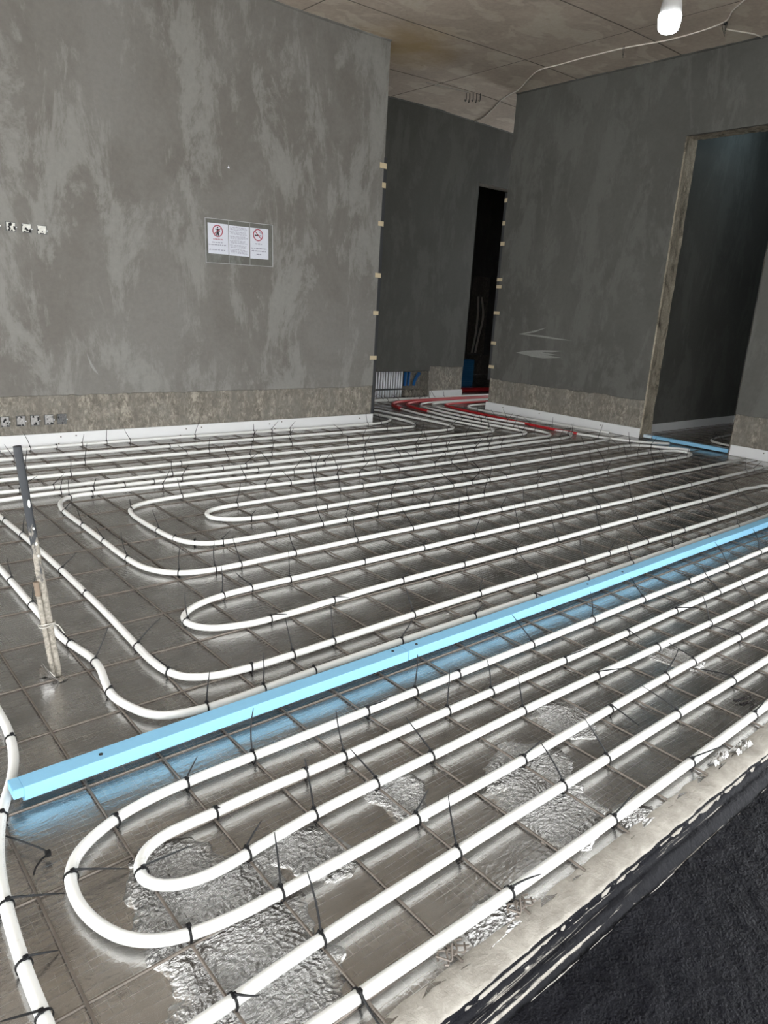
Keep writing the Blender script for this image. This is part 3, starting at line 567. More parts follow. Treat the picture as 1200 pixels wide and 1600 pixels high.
# rough bitumen-coated terrace outside
vs = []; fs = []
ax = [-1.6 + .012*i for i in range(300)] + [2.0 + .06*i for i in range(91)]
ay = [.588 - .0115*j for j in range(44)] + [.08 - .06*j for j in range(24)]
for j, y in enumerate(ay):
    for i, x in enumerate(ax):
        z = -.064 - .035*min(1, (0.588-y)/.35) + .0032*nz(x*26, y*26) + .0022*nz(x*70, y*70, 4)
        vs.append((x, y + (.004*nz(x*9, 30.7) if j == 0 else 0), z))
nx = len(ax)
for j in range(len(ay)-1):
    for i in range(nx-1): a = j*nx+i; fs.append((a, a+nx, a+nx+1, a+1))
terrace = MB().add(vs, fs).build('terrace', BIT, smooth=True)
struct(terrace, 'rough black bitumen coated ground outside the threshold')
struct(MB().box((-30, -40, -.3), (40, .5, -.14)).build('ground', GROUND))
# added roof, out of view, keeps high sky light off the foreground
struct(MB().box((XL-5, -6.0, 3.5), (11.2, .52, 3.75)).build('added_terrace_roof', ADDED_SOFFIT))
struct(MB().box((XL-5, .52, 3.32), (XL-.2, 7.5, 3.5)).build('added_side_roof', ADDED_SOFFIT))  # unseen roof added to cut steep light from the west opening

# white edge insulation strips along the wall feet (baseboards) with their nails
def edge_strip(name, p, d, n, L, nails=(), h=.108, label=None, seed=0):
    P0 = Vector((p[0], p[1], 0)); d = Vector((*d, 0)); n = Vector((*n, 0)); M_ = max(2, int(L/.08)); vs = []; fs = []
    for i in range(M_+1):
        s = L*i/M_; w = .004*nz(s*2.1, seed) ; b = .006*abs(nz(s*4, seed+3))
        for off, z in ((0, .001), (.010+w+b, .001), (.009+w, h-.002), (.006+w, h+.002*nz(s*5, seed)), (0, h)):
            q = P0 + d*s + n*off; vs.append((q.x, q.y, z))
    for i in range(M_):
        for k in range(5):
            a = i*5+k; b_ = i*5+(k+1) % 5; fs.append((a, b_, b_+5, a+5))
    fs += [(4, 3, 2, 1, 0), tuple(M_*5+k for k in range(5))]
    if d.cross(n).z > 0: fs = [tuple(reversed(f)) for f in fs]
    o = struct(MB().add(vs, fs).build(name, EDGE), label)
    for k, (s, z) in enumerate(nails):
        q = P0 + d*s + n*.013; t = n*.004
        MB().tube([q + Vector((0, 0, z)) - t, q + Vector((0, 0, z)) + t], [.006, .005], 8).build('nail', STEEL, o)
    return o
sL = lambda x: x + 1.0
edge_strip('baseboard_left', (-1.0, YL-.012), (1, 0), (0, -1), 6.045, [(sL(x), z) for x, z in
    ((1.75, .075), (1.87, .078), (2.84, .075), (2.99, .08), (3.72, .07), (3.86, .085), (1.73, .02), (2.78, .018), (3.78, .02), (4.86, .07), (1.2, .07))], label='white edge strip along the foot of the left wall')
edge_strip('baseboard_right', (XR, 4.150), (0, 1), (-1, 0), 2.31, [(.5, .07), (1.4, .075), (2.0, .07)], seed=4, label='white edge strip along the foot of the right wall left of the door opening')
edge_strip('baseboard_right_front', (XR, .7), (0, 1), (-1, 0), 2.43, [(2.1, .08), (1.2, .07)], seed=9, label='white edge strip along the foot of the right wall right of the door opening')
edge_strip('baseboard_back', (7.51, YB-.012), (1, 0), (0, -1), .70, h=.10, seed=2, label='short white edge strip at the corridor wall beside the pipe niche')
edge_strip('baseboard_corridor', (5.6, YB-.012), (1, 0), (0, -1), .86, h=.10, seed=12)
edge_strip('baseboard_side_room', (7.58, 4.323-.002), (1, 0), (0, -1), 2.51, h=.10, seed=6, label='white edge strip in the side room')
edge_strip('baseboard_side_room_end', (10.088, 1.3), (0, 1), (-1, 0), 3.02, h=.10, seed=7)

# broken mortar lining of the door opening
def lining(mb, a, b, axis, seed):
    """rough slab between corners a and b, its face along `axis` broken up"""
    n1 = 60; vs = []; fs = []
    (x0, y0, z0), (x1, y1, z1) = a, b
    for i in range(n1+1):
        t = i/n1
        for k in range(5):
            u = k/4
            rg = .010*nz(t*14, u*4, seed) + .006*nz(t*45, u*9, seed)
            if axis == 'z': vs.append((x0+(x1-x0)*u, y0 + rg - (.006 if k in (0, 4) else 0), z0+(z1-z0)*t))
            else: vs.append((x0+(x1-x0)*u, y0+(y1-y0)*t, z0 + rg))
    for i in range(n1):
        for k in range(4): q = i*5+k; fs.append((q, q+1, q+6, q+5))
    mb.add(vs, fs)
dr = empty('door_1', (XR+.1, 3.645, 0)); struct(dr, 'raw door opening with broken mortar reveals')
def child_at(o, par): o.parent = par; o.matrix_parent_inverse = par.matrix_basis.inverted(); return o
mb = MB(); lining(mb, (XR-.001, 4.136, .0), (XR+.201, 4.136, 3.08), 'z', 1.0); child_at(mb.build('reveal', REVEAL), dr)
mb = MB(); lining(mb, (XR+.201, 3.155, .0), (XR-.001, 3.155, 3.08), 'z', 3.0); child_at(mb.build('reveal', REVEAL), dr)
mb = MB(); lining(mb, (XR-.001, 3.147, 3.072), (XR+.201, 4.144, 3.072), 'y', 5.0); child_at(mb.build('head', REVEAL), dr)
# pale raw arris along the door edge
mb = MB()
for i in range(24):
    z0, z1 = .05+i*.126, .05+(i+1)*.126; e = .004*nz(i*.9)
    mb.box((XR-.005, 4.132+e, z0), (XR+.012, 4.150+e*.5, z1))
child_at(mb.build('arris', REVEAL), dr)

# ------------------------------------------------------------------ steel mesh on the foil
RW = .0034
mesh_top = empty('steel_mesh', (0, 0, 0))
tag(mesh_top, 'steel wire mesh lying on the foil under the white pipes', 'steel mesh')
def wire(name, a, b, z, par, seed):
    n = max(2, int((Vector(b)-Vector(a)).length/.45)); pts = []
    for i in range(n+1):
        t = i/n; x = a[0]+(b[0]-a[0])*t; y = a[1]+(b[1]-a[1])*t
        pts.append((x + (.004*nz(seed, t*4) if abs(b[1]-a[1]) > abs(b[0]-a[0]) else 0), y + (.004*nz(seed, t*4+9) if abs(b[1]-a[1]) < abs(b[0]-a[0]) else 0), z + .0015*abs(nz(seed, t*6, 2))))
    return MB().tube(pts, RW, 6).build('wire', STEEL, par)
for i in range(-6, 35):
    x = .2813 + .2*i
    if x > 7.3: continue
    wire('wire', (x, .685 + .02*rnd.random(), 0), (x, 7.45 if x > 5.25 else 6.03, 0), .0042, mesh_top, i*3.3)
for k in range(-1, 30):
    y = 1.0467 + .298*k
    if y > 7.5 or (y > 5.95 and y < 6.5): continue
    wire('wire', (-1.05 if y < 6 else 5.3, y, 0), (7.33 if y < 6.3 else 8.0, y, 0), .0012, mesh_top, k*7.7+100)
mesh_2 = empty('steel_mesh', (8.8, 3, 0))
tag(mesh_2, 'dark steel wire mesh on the side room floor beyond the door opening', 'steel mesh')
for i in range(12): child_at(wire('wire', (7.70+.2*i, 1.4, 0), (7.70+.2*i, 4.28, 0), .0102, None, i+40), mesh_2)
for k in range(10): child_at(wire('wire', (7.62, 1.5+.298*k, 0), (10.05, 1.5+.298*k, 0), .0034, None, k+70), mesh_2)

# ------------------------------------------------------------------ heating pipes and their cable ties
RP, ZP = .0128, .0205
PINFO = {
 'N': 'white heating pipe winding past the iron post to the hairpin bend in mid floor',
 'F1': 'white heating pipe forming the large outer loop in front of the blue foam strip',
 'F2': 'white heating pipe with the small tight hairpin bend nearest the bottom of the photo',
 'F5': 'white heating pipe second from the concrete threshold, running off the bottom edge',
 'F6': 'white heating pipe lying closest to the concrete threshold strip',
 'G': 'white heating pipe snaking down the far left edge past the blue foam strip',
 'N5': 'white heating pipe making the widest of the three nested bends left of mid floor',
 'N7': 'white heating pipe nested inside the square bend, ending in the innermost rounded hairpin',
 'W1': 'white heating pipe closest to the foot of the left wall',
 'W2': 'second white heating pipe out from the left wall, turning into the corridor',
 'W3': 'third white heating pipe out from the left wall, turning into the corridor',
 'W4': 'fourth white heating pipe out from the left wall, slipping into a red sleeve',
 'W5': 'fifth white heating pipe out from the left wall, turning back towards the corridor',
 'W6': 'sixth white heating pipe out from the left wall, close beside the square bend',
 'W0': 'white heating pipe running along the right wall inside the long red sleeve',
 'W9': 'white heating pipe squeezed between the long red sleeve and the right wall',
 'K1': 'white heating pipe along the corridor wall under the pipe niche',
 'K2': 'white heating pipe crossing the corridor just behind the red sleeves',
}
paths = {}; pipe_ob = {}
for k, lab in PINFO.items():
    pts = [(x, y, ZP + .0012*nz(x*3, y*3)) for x, y in PIPES[k]]
    cp = catmull(pts, .014); paths[k] = cp
    o = MB().tube(cp, RP, 12, uv=True).build('heating_pipe', PIPE, smooth=True)
    pipe_ob[k] = tag(o, lab, 'pipe', 'white underfloor heating pipes')

def tie_mesh(x, y, z, ang, tail, seed):
    """nylon tie: strap round pipe and wire, locking head, loose tail"""
    d = Vector((math.cos(ang), math.sin(ang), 0)); s = Vector((-d.y, d.x, 0)); mb = MB()
    c = Vector((x, y, z)); ring = []
    for k in range(12):
        a = 2*PI*k/12; ry = RP + .0024
        zz = math.sin(a)*ry
        if zz < -.003: zz = zz*1.45
        ring.append(c + s*(math.cos(a)*ry) + Vector((0, 0, zz)))
    vs = []; fs = []
    for p in ring:
        o = (p-c).normalized()
        for w, r in ((-.0026, -.0009), (.0026, -.0009), (.0026, .0010), (-.0026, .0010)): vs.append(p + d*w + o*r)
    for k in range(12):
        k2 = (k+1) % 12
        for q in range(4): q2 = (q+1) % 4; fs.append((k*4+q, k*4+q2, k2*4+q2, k2*4+q))
    mb.add(vs, fs)
    top = c + Vector((0, 0, RP+.003)) + s*.004
    if tail and Vector(tail).xy.dot(s.xy) < -.01: top = c + Vector((0, 0, RP+.003)) - s*.004
    h = .0048
    mb.bbox((top.x-h, top.y-h, top.z-.0025), (top.x+h, top.y+h, top.z+.0045), .0012)
    if tail:
        t = Vector(tail); L = t.length; b = top + Vector((0, 0, .003))
        side = Vector((nz(seed, 1), nz(seed, 2), nz(seed, 3)*.5))*L*.10
        e = c + t
        e.z = max(e.z, .006)
        pts = [b.lerp(e, q) + side*(4*q*(1-q)) for q in (0, .25, .5, .75, 1)]
        mb.tube(pts, [.0025, .0024, .0023, .0020, .0011], 5)
    return mb
def add_tie(k, x, y, ang, tail, seed):
    tie_mesh(x, y, ZP, ang, tail, seed).build('cable_tie', TIE, pipe_ob[k])
cnt = 0
for k, lst in TIES.items():
    for t in lst:
        cnt += 1
        tail = None if len(t) == 4 else Vector(t[3:]) + Vector((0, 0, .013))
        add_tie(k, t[0], t[1], t[2], tail, cnt*1.7)
# the remaining ties further back: at crossings with the cross wires
def crossings(k, ok):
    cp = paths[k]; out = []
    for a, b in zip(cp[:-1], cp[1:]):
        dx, dy = b.x-a.x, b.y-a.y
        for ax_, o_, st in ((0, .2813, .2), (1, 1.0467, .298)):
            u, v = a[ax_], b[ax_]
            if abs(v-u) < abs((dy, dx)[ax_])*1.2 or u == v: continue
            for m in range(math.ceil((min(u, v)-o_)/st), math.floor((max(u, v)-o_)/st)+1):
                g = o_ + st*m; q = a + (b-a)*((g-u)/(v-u))
                if ok(q): out.append((q.x, q.y, math.atan2(dy, dx)))
    return out
def random_ties(k, prob, ok):
    global cnt
    have = [(t[0], t[1]) for t in TIES.get(k, [])]
    for x, y, an in crossings(k, ok):
        if rnd.random() > prob or any((x-a)**2+(y-b)**2 < .15**2 for a, b in have): continue
        have.append((x, y)); cnt += 1; tail = None
        if rnd.random() < .78:
            ph = rnd.uniform(0, 2*PI); tl = rnd.uniform(.09, .14); el = rnd.uniform(.5, 1.45)
            tail = Vector((math.cos(ph)*math.cos(el), math.sin(ph)*math.cos(el), math.sin(el)))*tl + Vector((0, 0, .014))
        add_tie(k, x, y, an, tail, cnt*1.7)
inroom = lambda q: -.2 < q.x < 7.3 and q.y < 6.02
for k in ('W1', 'W2', 'W3', 'W4', 'W5', 'W6'): random_ties(k, .48, lambda q: inroom(q) and q.x > .9)
for k in ('N5', 'N7'): random_ties(k, .50, lambda q: inroom(q) and (q.y > 3.0 or q.x > 3.9))
random_ties('W0', .75, lambda q: q.y < 6.3)
for k in ('W5', 'W6', 'N5', 'W4'): random_ties(k, .35, lambda q: q.x > 5.3 and 4.6 < q.y < 6.4)
for k in ('K1', 'K2'): random_ties(k, .6, lambda q: 6.2 < q.x < 8.0)
random_ties('N', .5, lambda q: q.x > 6.3); random_ties('F1', .4, lambda q: 3.6 < q.x < 6.5); random_ties('F2', .3, lambda q: 3.6 < q.x < 6.5)

# pipe and ties on the side room floor
sp = [(9.9, 3.05), (8.2, 3.03), (7.95, 3.12), (7.87, 3.3), (7.92, 3.55), (8.1, 3.66), (9.9, 3.7)]
pipe_ob['S'] = tag(MB().tube(catmull([(x, y, ZP) for x, y in sp]), RP, 10, uv=True).build('heating_pipe', PIPE, smooth=True),
    'white heating pipe bending on the dark side room floor beyond the door opening', 'pipe', 'white underfloor heating pipes')
paths['S'] = catmull([(x, y, ZP) for x, y in sp])
for q in range(14):
    p = paths['S'][int(rnd.uniform(.03, .97)*(len(paths['S'])-1))]; ph = rnd.uniform(0, 6.28)
    add_tie('S', p.x, p.y, 0.1, Vector((math.cos(ph)*.06, math.sin(ph)*.06, .10)), q)

# red protective sleeves slipped over pipes near the corridor
def sleeve(pts, r, label):
    o = MB().tube(catmull([(x, y, ZP+.001) for x, y in pts], .03), r, 12).build('red_sleeve', RED, smooth=True)
    tag(o, label, 'sleeve', 'red pipe sleeves')
def sub(k, y0, y1, x0=-9, x1=99): return [(p.x, p.y) for p in paths[k] if y0 <= p.y <= y1 and x0 <= p.x <= x1]
W0p = PIPES['W0']; 
sleeve([(x, y) for x, y in W0p if y > 4.45], .0165, 'long red sleeve along the foot of the right wall, turning into the corridor')
sleeve([(x, y) for x, y in PIPES['W4'] if x > 5.9 and y > 6.72], .021, 'red sleeve starting furthest left in the corridor mouth')
sleeve([(x, y) for x, y in PIPES['W5'] if x > 6.1 and y > 6.45], .019, 'middle red sleeve between the two other sleeves at the corridor mouth')
sleeve([(8.4, 8.2), (9.0, 8.12), (10.6, 8.02)], .022, 'red sleeve on the dark back room floor, nearer the doorway')
sleeve([(8.5, 8.34), (9.2, 8.26), (10.4, 8.16)], .022, 'red sleeve on the dark back room floor, nearer the blue boards')

# ------------------------------------------------------------------ blue foam strips
def foam(pts, label, end_notch=False, h=.050, holes=()):
    """offcut of foam board: pts = list of (x, y_front), 50 mm wide, small rebate under its front edge"""
    mb = MB(); prof = [(0, .012), (0, h), (.052, h), (.052, .001), (.016, .001), (.016, .012)]
    K = len(prof); vs = []; fs = []
    for (x, y) in pts:
        for (dy, z) in prof: vs.append((x, y+dy, z + .0125))
    for i in range(len(pts)-1):
        for k in range(K): a = i*K+k; b = i*K+(k+1) % K; fs.append((a, a+K, b+K, b))
    fs += [tuple(range(K)), tuple((len(pts)-1)*K+k for k in reversed(range(K)))]
    mb.add(vs, fs); o = mb.build('foam_strip', XPS)
    m = o.modifiers.new('bevel', 'BEVEL'); m.width = .0016; m.segments = 2
    if end_notch:
        x, y = pts[0]; MB().bbox((x-.024, y, .0125+.024), (x+.0004, y+.052, .0125+h), .0014).build('rebated_end', XPS, o)
    tag(o, label, 'foam strip', 'blue foam strips between the pipe loops')
    for (x, y) in holes:
        MB().tube([(x, y, h+.0122), (x, y, h+.0139)], .0055, 10).build('fixing_hole', BLACKM, o)
    return o
def run(x0, x1, n, ya, yb):
    return [(x0+(x1-x0)*i/n, ya+(yb-ya)*i/n + .006*nz((x0+(x1-x0)*i/n)*.9, 3)) for i in range(n+1)]
foam(run(.336, 1.60, 8, 1.642, 1.652), 'blue foam strip on the foil whose notched cut end shows at the left', True, holes=((.529, 1.668), (1.552, 1.682)))
foam(run(1.603, 2.815, 8, 1.653, 1.660), 'middle blue foam strip between the pipe loops, butted at both ends', holes=((1.66, 1.676), (2.741, 1.684)))
foam(run(2.818, 7.1, 20, 1.662, 1.720), 'blue foam strip running off the right edge of the photo', holes=((3.037, 1.686),))
def sill(y0, y1, x0, x1, label, mat, h):
    o = MB().bbox((x0, y0, .013), (x1, y1, h), .002).build('foam_strip', mat); tag(o, label, 'foam strip', 'foam strips across the door opening'); return o
PALE = plain('pale_foam_offcut', (.52, .62, .68), .6, 0, .08, 40)
sill(3.16, 3.80, 7.40, 7.45, 'blue foam strip lying across the door opening, the longer one', XPS, .05)
sill(3.81, 4.02, 7.42, 7.48, 'short blue foam offcut in the door opening near its left side', XPS, .046)
sill(4.025, 4.125, 7.41, 7.49, 'pale foam offcut pushed against the left side of the door opening', PALE, .045)

# ------------------------------------------------------------------ iron post standing in the floor
base = Vector((.596, 2.262, 0)); top = Vector((.527, 2.25, .775)); ax_ = top-base
post = empty('iron_post', base); tag(post, 'leaning black iron post splashed with mortar, standing in the foil', 'post')
def at(t, off=(0, 0)): p = base + ax_*t; return (p.x+off[0]-base.x, p.y+off[1]-base.y, p.z)
rr = []; pp = []
for i in range(60):
    t = i/59; pp.append(at(t, (.0012*nz(t*9), .0012*nz(t*9, 5)))); rr.append(.0118 + .0009*nz(t*26, 2) + (.0016*abs(nz(t*17, 7)) if t < .5 else 0))
MB().tube(pp, rr, 14).build('bar', POST, post, smooth=True)
pp = [at(i/30*.43, (-.0175 + .001*nz(i*.7), -.010)) for i in range(31)]; rr = [.0078 + .0012*nz(i*.9, 4) for i in range(31)]
MB().tube(pp, rr, 10).build('thin_bar', POST, post, smooth=True)
pp = [at(i/12*.06+.385, (-.0185 + .001*nz(i*.7), -.011)) for i in range(13)]
MB().tube(pp, [.0086+.0012*nz(i*1.3, 8) for i in range(13)], 10).build('rust_patch', RUST, post, smooth=True)
pp = []
for i in range(40):
    a = i/39*2*PI*2.2; c = at(.245 + .012*i/39, (-.007, -.005)); pp.append((c[0]+.024*math.cos(a), c[1]+.020*math.sin(a), c[2]+.004*math.sin(a*1.3)))
pp += [(pp[-1][0]+.03, pp[-1][1]-.01, pp[-1][2]-.02), (pp[-1][0]+.045, pp[-1][1]-.012, pp[-1][2]-.05)]
MB().tube(pp, .0022, 5).build('tie_wire', plain('galvanised_wire', (.42, .40, .36), .5, .4), post)
for z, s_ in ((.60, .005), (.52, .004), (.47, .005), (.43, .004)):
    c = at(z/.775, (.002, -.0125)); bm = bmesh.new(); bmesh.ops.create_icosphere(bm, subdivisions=2, radius=s_)
    for v in bm.verts: v.co = Vector((v.co.x*.8, v.co.y*.25, v.co.z*(2.6 if z == .60 else 1.1)))*(1+.25*nz(v.co.x*300, v.co.y*300, v.co.z*200)) + Vector(c)
    me = bpy.data.meshes.new('mortar_splash'); bm.to_mesh(me); bm.free(); link('mortar_splash', me, GYPSUM, post)
# torn foil collar at the foot
vs = []; fs = []
for j in range(6):
    for i in range(14):
        a = 2.2 + i/13*3.6; r = .020 + .030*j/5; z = .001 + (.085*(1-abs(i-5)/5)*(j/5)**1.2 if 2 < i < 9 else .002) + .010*nz(i*.8, j*.9)
        vs.append((math.cos(a)*r*.9-.012, math.sin(a)*r-.004, max(.0012, z*.8)))
for j in range(5):
    for i in range(13): q = j*14+i; fs.append((q, q+1, q+15, q+14))
fc = MB().add(vs, fs).build('foil_collar', FOIL, post); fc.modifiers.new('solid', 'SOLIDIFY').thickness = .0008

# ------------------------------------------------------------------ loose bits on the floor
pp = catmull([(.271, 1.548, .02), (.30, 1.497, .022), (.331, 1.443, .016), (.312, 1.425, .022), (.297, 1.413, .017), (.289, 1.40, .012)], .01)
mb = MB().tube(pp, .0022, 5); mb.bbox((.325, 1.437, .010), (.337, 1.449, .022), .0015)
tag(mb.build('cable_tie', TIE), 'loose bent black cable tie lying on the mesh left of the outer loop', 'cable tie')
def twist(c, label):
    mb = MB()
    for q in range(3):
        p0 = Vector(c); pts = []
        for i in range(12):
            a = i/11; pts.append(p0 + Vector((-.035+.07*a+.008*nz(q, a*4), .012*math.sin(a*9+q*2)-.004*q, .0045+.007*abs(math.sin(a*7+q)))))
        mb.tube(pts, .0022, 5)
    tag(mb.build('wire_offcut', STEEL), label, 'wire offcut', 'twisted wire offcuts by the threshold')
twist((.869, .716, .012), 'twisted dark wire offcut beside the outermost pipe, lower one')
twist((1.069, .708, .012), 'twisted dark wire offcut beside the outermost pipe, upper one')
def foil_scrap(c, s, label):
    vs = []; fs = []
    for j in range(7):
        for i in range(11):
            vs.append((c[0]+s*(i/10-.5)*2+.01*nz(i, j), c[1]+s*.28*(j/6-.5)*2+.008*nz(i*1.3, j*1.1, 4), c[2]+.013*abs(nz(i*.9, j*.8, 2))+.006*(1-abs(j/3-1))+.001))
    for j in range(6):
        for i in range(10): q = j*11+i; fs.append((q, q+1, q+12, q+11))
    o = MB().add(vs, fs).build('foil_scrap', FOIL); o.modifiers.new('solid', 'SOLIDIFY').thickness = .0008
    tag(o, label, 'foil scrap', 'crumpled foil scraps')
# dark marks printed on the foil near the outermost pipes
def mark(pts, w=.0022):
    mb = MB(); z = .0022
    for p, q in zip(pts[:-1], pts[1:]):
        d = Vector((q[0]-p[0], q[1]-p[1], 0)).normalized(); n = Vector((-d.y, d.x, 0))*w; A = Vector((p[0], p[1], z))-d*w*.7; B = Vector((q[0], q[1], z))+d*w*.7
        mb.add([A-n, B-n, B+n, A+n], [(0, 1, 2, 3)])
    mb.build('printed_mark', INKB, foil)
MARKS = [[(2.3799, .8381), (2.3781, .8292), (2.3974, .8276), (2.434, .8261), (2.4322, .8137), (2.4092, .8211), (2.393, .8256), (2.3799, .8381)],
 [(2.3706, .8128), (2.3774, .8015), (2.4138, .8028), (2.4179, .7916), (2.403, .7953), (2.3921, .8078), (2.3706, .8128)],
 [(2.4659, .8371), (2.4665, .8314)], [(2.4596, .824), (2.4617, .8191), (2.4496, .8102)], [(2.4402, .7997), (2.4354, .7912)],
 [(2.3948, .7861), (2.4008, .7787), (2.3691, .7779)], [(2.3508, .8199), (2.3597, .8138)]]
for m in MARKS: mark(m)
foil_scrap((1.985, .705, .003), .045, 'crumpled foil scrap at the threshold edge, nearer the camera')
foil_scrap((2.10, .69, .004), .05, 'crumpled pale foil scrap on the threshold edge, further right')

# ------------------------------------------------------------------ things on the left wall
yw = YL
def socket(x0, x1, z0, z1, fill, label, group, seed):
    e = empty('socket_box', ((x0+x1)/2, yw, (z0+z1)/2)); tag(e, label, 'socket box', group)
    w, h = (x1-x0)/2, (z1-z0)/2
    MB().box((-w, -.002, -h), (w, .004, h)).build('dark_recess_plate', BLACKM, e)  # black plate paints the shade of a recess that isn't cut
    mb = MB(); t = .004
    for a, b in (((-w, -.007, h-t), (w, .003, h)), ((-w, -.007, -h), (w, .003, -h+t)), ((-w, -.007, -h), (-w+t, .003, h)), ((w-t, -.007, -h), (w, .003, h))): mb.box(a, b)
    mb.build('rim', GREYBOX, e)
    bm = bmesh.new(); bmesh.ops.create_grid(bm, x_segments=14, y_segments=14, size=1)
    kill = []
    for v in bm.verts:
        x, z = v.co.x, v.co.y; q = nz(x*1.7+seed, z*1.7, seed)
        v.co = Vector((x*(w-.002) + .004*nz(x*3, z*3, seed), -.0045 - .006*max(0, q) - .004*nz(x*6, z*6, seed+2), z*(h-.002) + .004*nz(x*3+5, z*3, seed)))
        if q < -.42 or (z < -.78 and nz(x*3, seed) > .05): kill.append(v)
    bmesh.ops.delete(bm, geom=kill, context='VERTS')
    me = bpy.data.meshes.new('mortar_fill'); bm.to_mesh(me); bm.free(); o = link('mortar_fill', me, fill, e); o.modifiers.new('solid', 'SOLIDIFY').thickness = .003
    MB().tube([(w+.003, -.002, -.003), (w+.003, -.007, -.003)], .0045, 8).build('lug', WHITEP, e)
k43 = 4/3
for i, (a, b, c) in enumerate(((1.022, 1.072, 'cut by the left photo edge'), (1.102, 1.153, 'second from the left edge'), (1.183, 1.233, 'third from the left edge'), (1.263, 1.314, 'rightmost of its row'))):
    socket(a*k43, b*k43, 1.215*k43, 1.263*k43, GYPSUM, 'socket box clogged with white plaster in the upper row, '+c, 'upper row of socket boxes', i*2.3+1)
for i, (a, b, c) in enumerate(((.99, 1.036, 'leftmost'), (1.075, 1.123, 'second from left'), (1.152, 1.201, 'middle one'), (1.230, 1.281, 'fourth from left'), (1.303, 1.356, 'rightmost, emptiest'))):
    socket(a*k43, b*k43, .132*k43, .193*k43, GYPSUM_G if i < 4 else GREYBOX, 'grey socket box in the low row above the edge strip, '+c, 'lower row of socket boxes', i*3.1+20)
mb = MB(); mb.add([(3.268, yw-.012, 2.322), (3.290, yw-.012, 2.322), (3.279, yw-.016, 2.346), (3.279, yw+.001, 2.33)], [(0, 1, 2), (0, 2, 3), (1, 3, 2), (0, 3, 1)])
tag(mb.build('wall_chip', WHITEP), 'tiny white triangular chip sticking on the left wall above the notice', 'chip')
def smear(name, pts, mat, par, depth, n=1):
    o = MB().add(pts, [tuple(range(len(pts)))]).build(name, mat); child_at(o, par); return o
# pale trowel flick low on the left wall
bm_pts = [(2.00, .64), (2.035, .56), (2.06, .52), (2.085, .47), (2.05, .50), (2.03, .53), (2.015, .57)]
mb = MB(); vs = [(x, yw-.0015, z+.10) for x, z in bm_pts] + [(x, yw+.001, z+.10) for x, z in bm_pts]; n = len(bm_pts)
mb.add(vs, [tuple(range(n))] + [(i, i+n, (i+1) % n+n, (i+1) % n) for i in range(n)]); mb.build('plaster_flick', PLASTER_L if 'PLASTER_L' in globals() else CHALK, wall_left)

# notice: clear three-pocket sleeve with three printed sheets
sx0, sz0 = 3.060, 1.532
notice = empty('notice_holder', (sx0, yw-.004, sz0)); notice.rotation_euler = (0, -.022, 0)
tag(notice, 'clear plastic three-pocket holder with printed site notices on the left wall', 'notice')
WID, HEI = .685, .368
MB().box((0, -.0012, 0), (WID, -.0004, HEI)).build('clear_film', FILM, notice)
mb = MB()
for a, b in (((0, 0), (WID, .004)), ((0, HEI-.005), (WID, HEI)), ((0, 0), (.006, HEI)), ((WID-.008, 0), (WID, HEI)), ((.226, 0), (.229, HEI)), ((.440, 0), (.443, HEI))):
    mb.box((a[0], -.0022, a[1]), (b[0], -.0014, b[1]))
mb.build('welded_edge', FILM_E, notice)
def sheet(x0, x1, z0, z1):
    return MB().box((x0, .0004, z0), (x1, .0012, z1)).build('sheet', PAPER, notice)
F_ = -.0002
def lines(par, rows, x0, x1, mat, h=.0055, seed=0):
    r = random.Random(seed); mb = MB()
    for z, a, b in rows:
        x = x0+(x1-x0)*a
        while x < x0+(x1-x0)*b:
            w = r.uniform(.010, .030); w = min(w, x0+(x1-x0)*b-x)
            # letter-like strokes inside each word
            xx = x
            while xx < x+w-.001:
                up = r.random() < .25
                mb.box((xx, F_-.0002, z-(.002 if r.random() < .15 else 0)), (xx+.0022, F_+.0004, z+h*(1.3 if up else 1))); xx += .0036
            mb.box((x, F_-.0001, z+h*.35), (x+w, F_+.0004, z+h*.6))
            x += w + r.uniform(.004, .008)
    return mb.build('print', mat, par)
def ring(par, cx, cz, R, slash):
    mb = MB(); n = 36; vs = []; fs = []
    for i in range(n):
        a = 2*PI*i/n
        for r, y in ((R, 0), (R*.83, 0), (R, -.0004), (R*.83, -.0004)): vs.append((cx+r*math.cos(a), F_+y, cz+r*math.sin(a)))
    for i in range(n):
        a, b = i*4, (i+1) % n*4; fs += [(a+2, a+3, b+3, b+2), (a, a+2, b+2, b), (a+1, b+1, b+3, a+3)]
    mb.add(vs, fs); d = Vector((slash[0], 0, slash[1])).normalized(); p = Vector((-d.z, 0, d.x))*R*.075; c = Vector((cx, F_-.0006, cz))
    q = [c-d*R*.9-p, c+d*R*.9-p, c+d*R*.9+p, c-d*R*.9+p]
    mb.add(q + [v+Vector((0, .0006, 0)) for v in q], [(0, 1, 2, 3), (0, 4, 5, 1), (1, 5, 6, 2), (2, 6, 7, 3), (3, 7, 4, 0)])
    mb.build('prohibition_ring', INKR, par)
def disc(mb, cx, cz, rx, rz, n=14, y=F_-.0003):
    vs = [(cx+rx*math.cos(2*PI*i/n), y, cz+rz*math.sin(2*PI*i/n)) for i in range(n)]; mb.add(vs, [tuple(range(n))])
def stroke(mb, pts, w, y=F_-.0003):
    for a, b in zip(pts[:-1], pts[1:]):
        d = Vector((b[0]-a[0], 0, b[1]-a[1])); p = Vector((-d.z, 0, d.x)).normalized()*w
        A = Vector((a[0], y, a[1])); B = Vector((b[0], y, b[1])); mb.add([A-p, B-p, B+p, A+p], [(0, 1, 2, 3)])
s1 = sheet(.028, .224, .078, .330); cx, cz, R = .122, .268, .050
mb = MB(); disc(mb, cx, cz+.030, .0075, .0075)
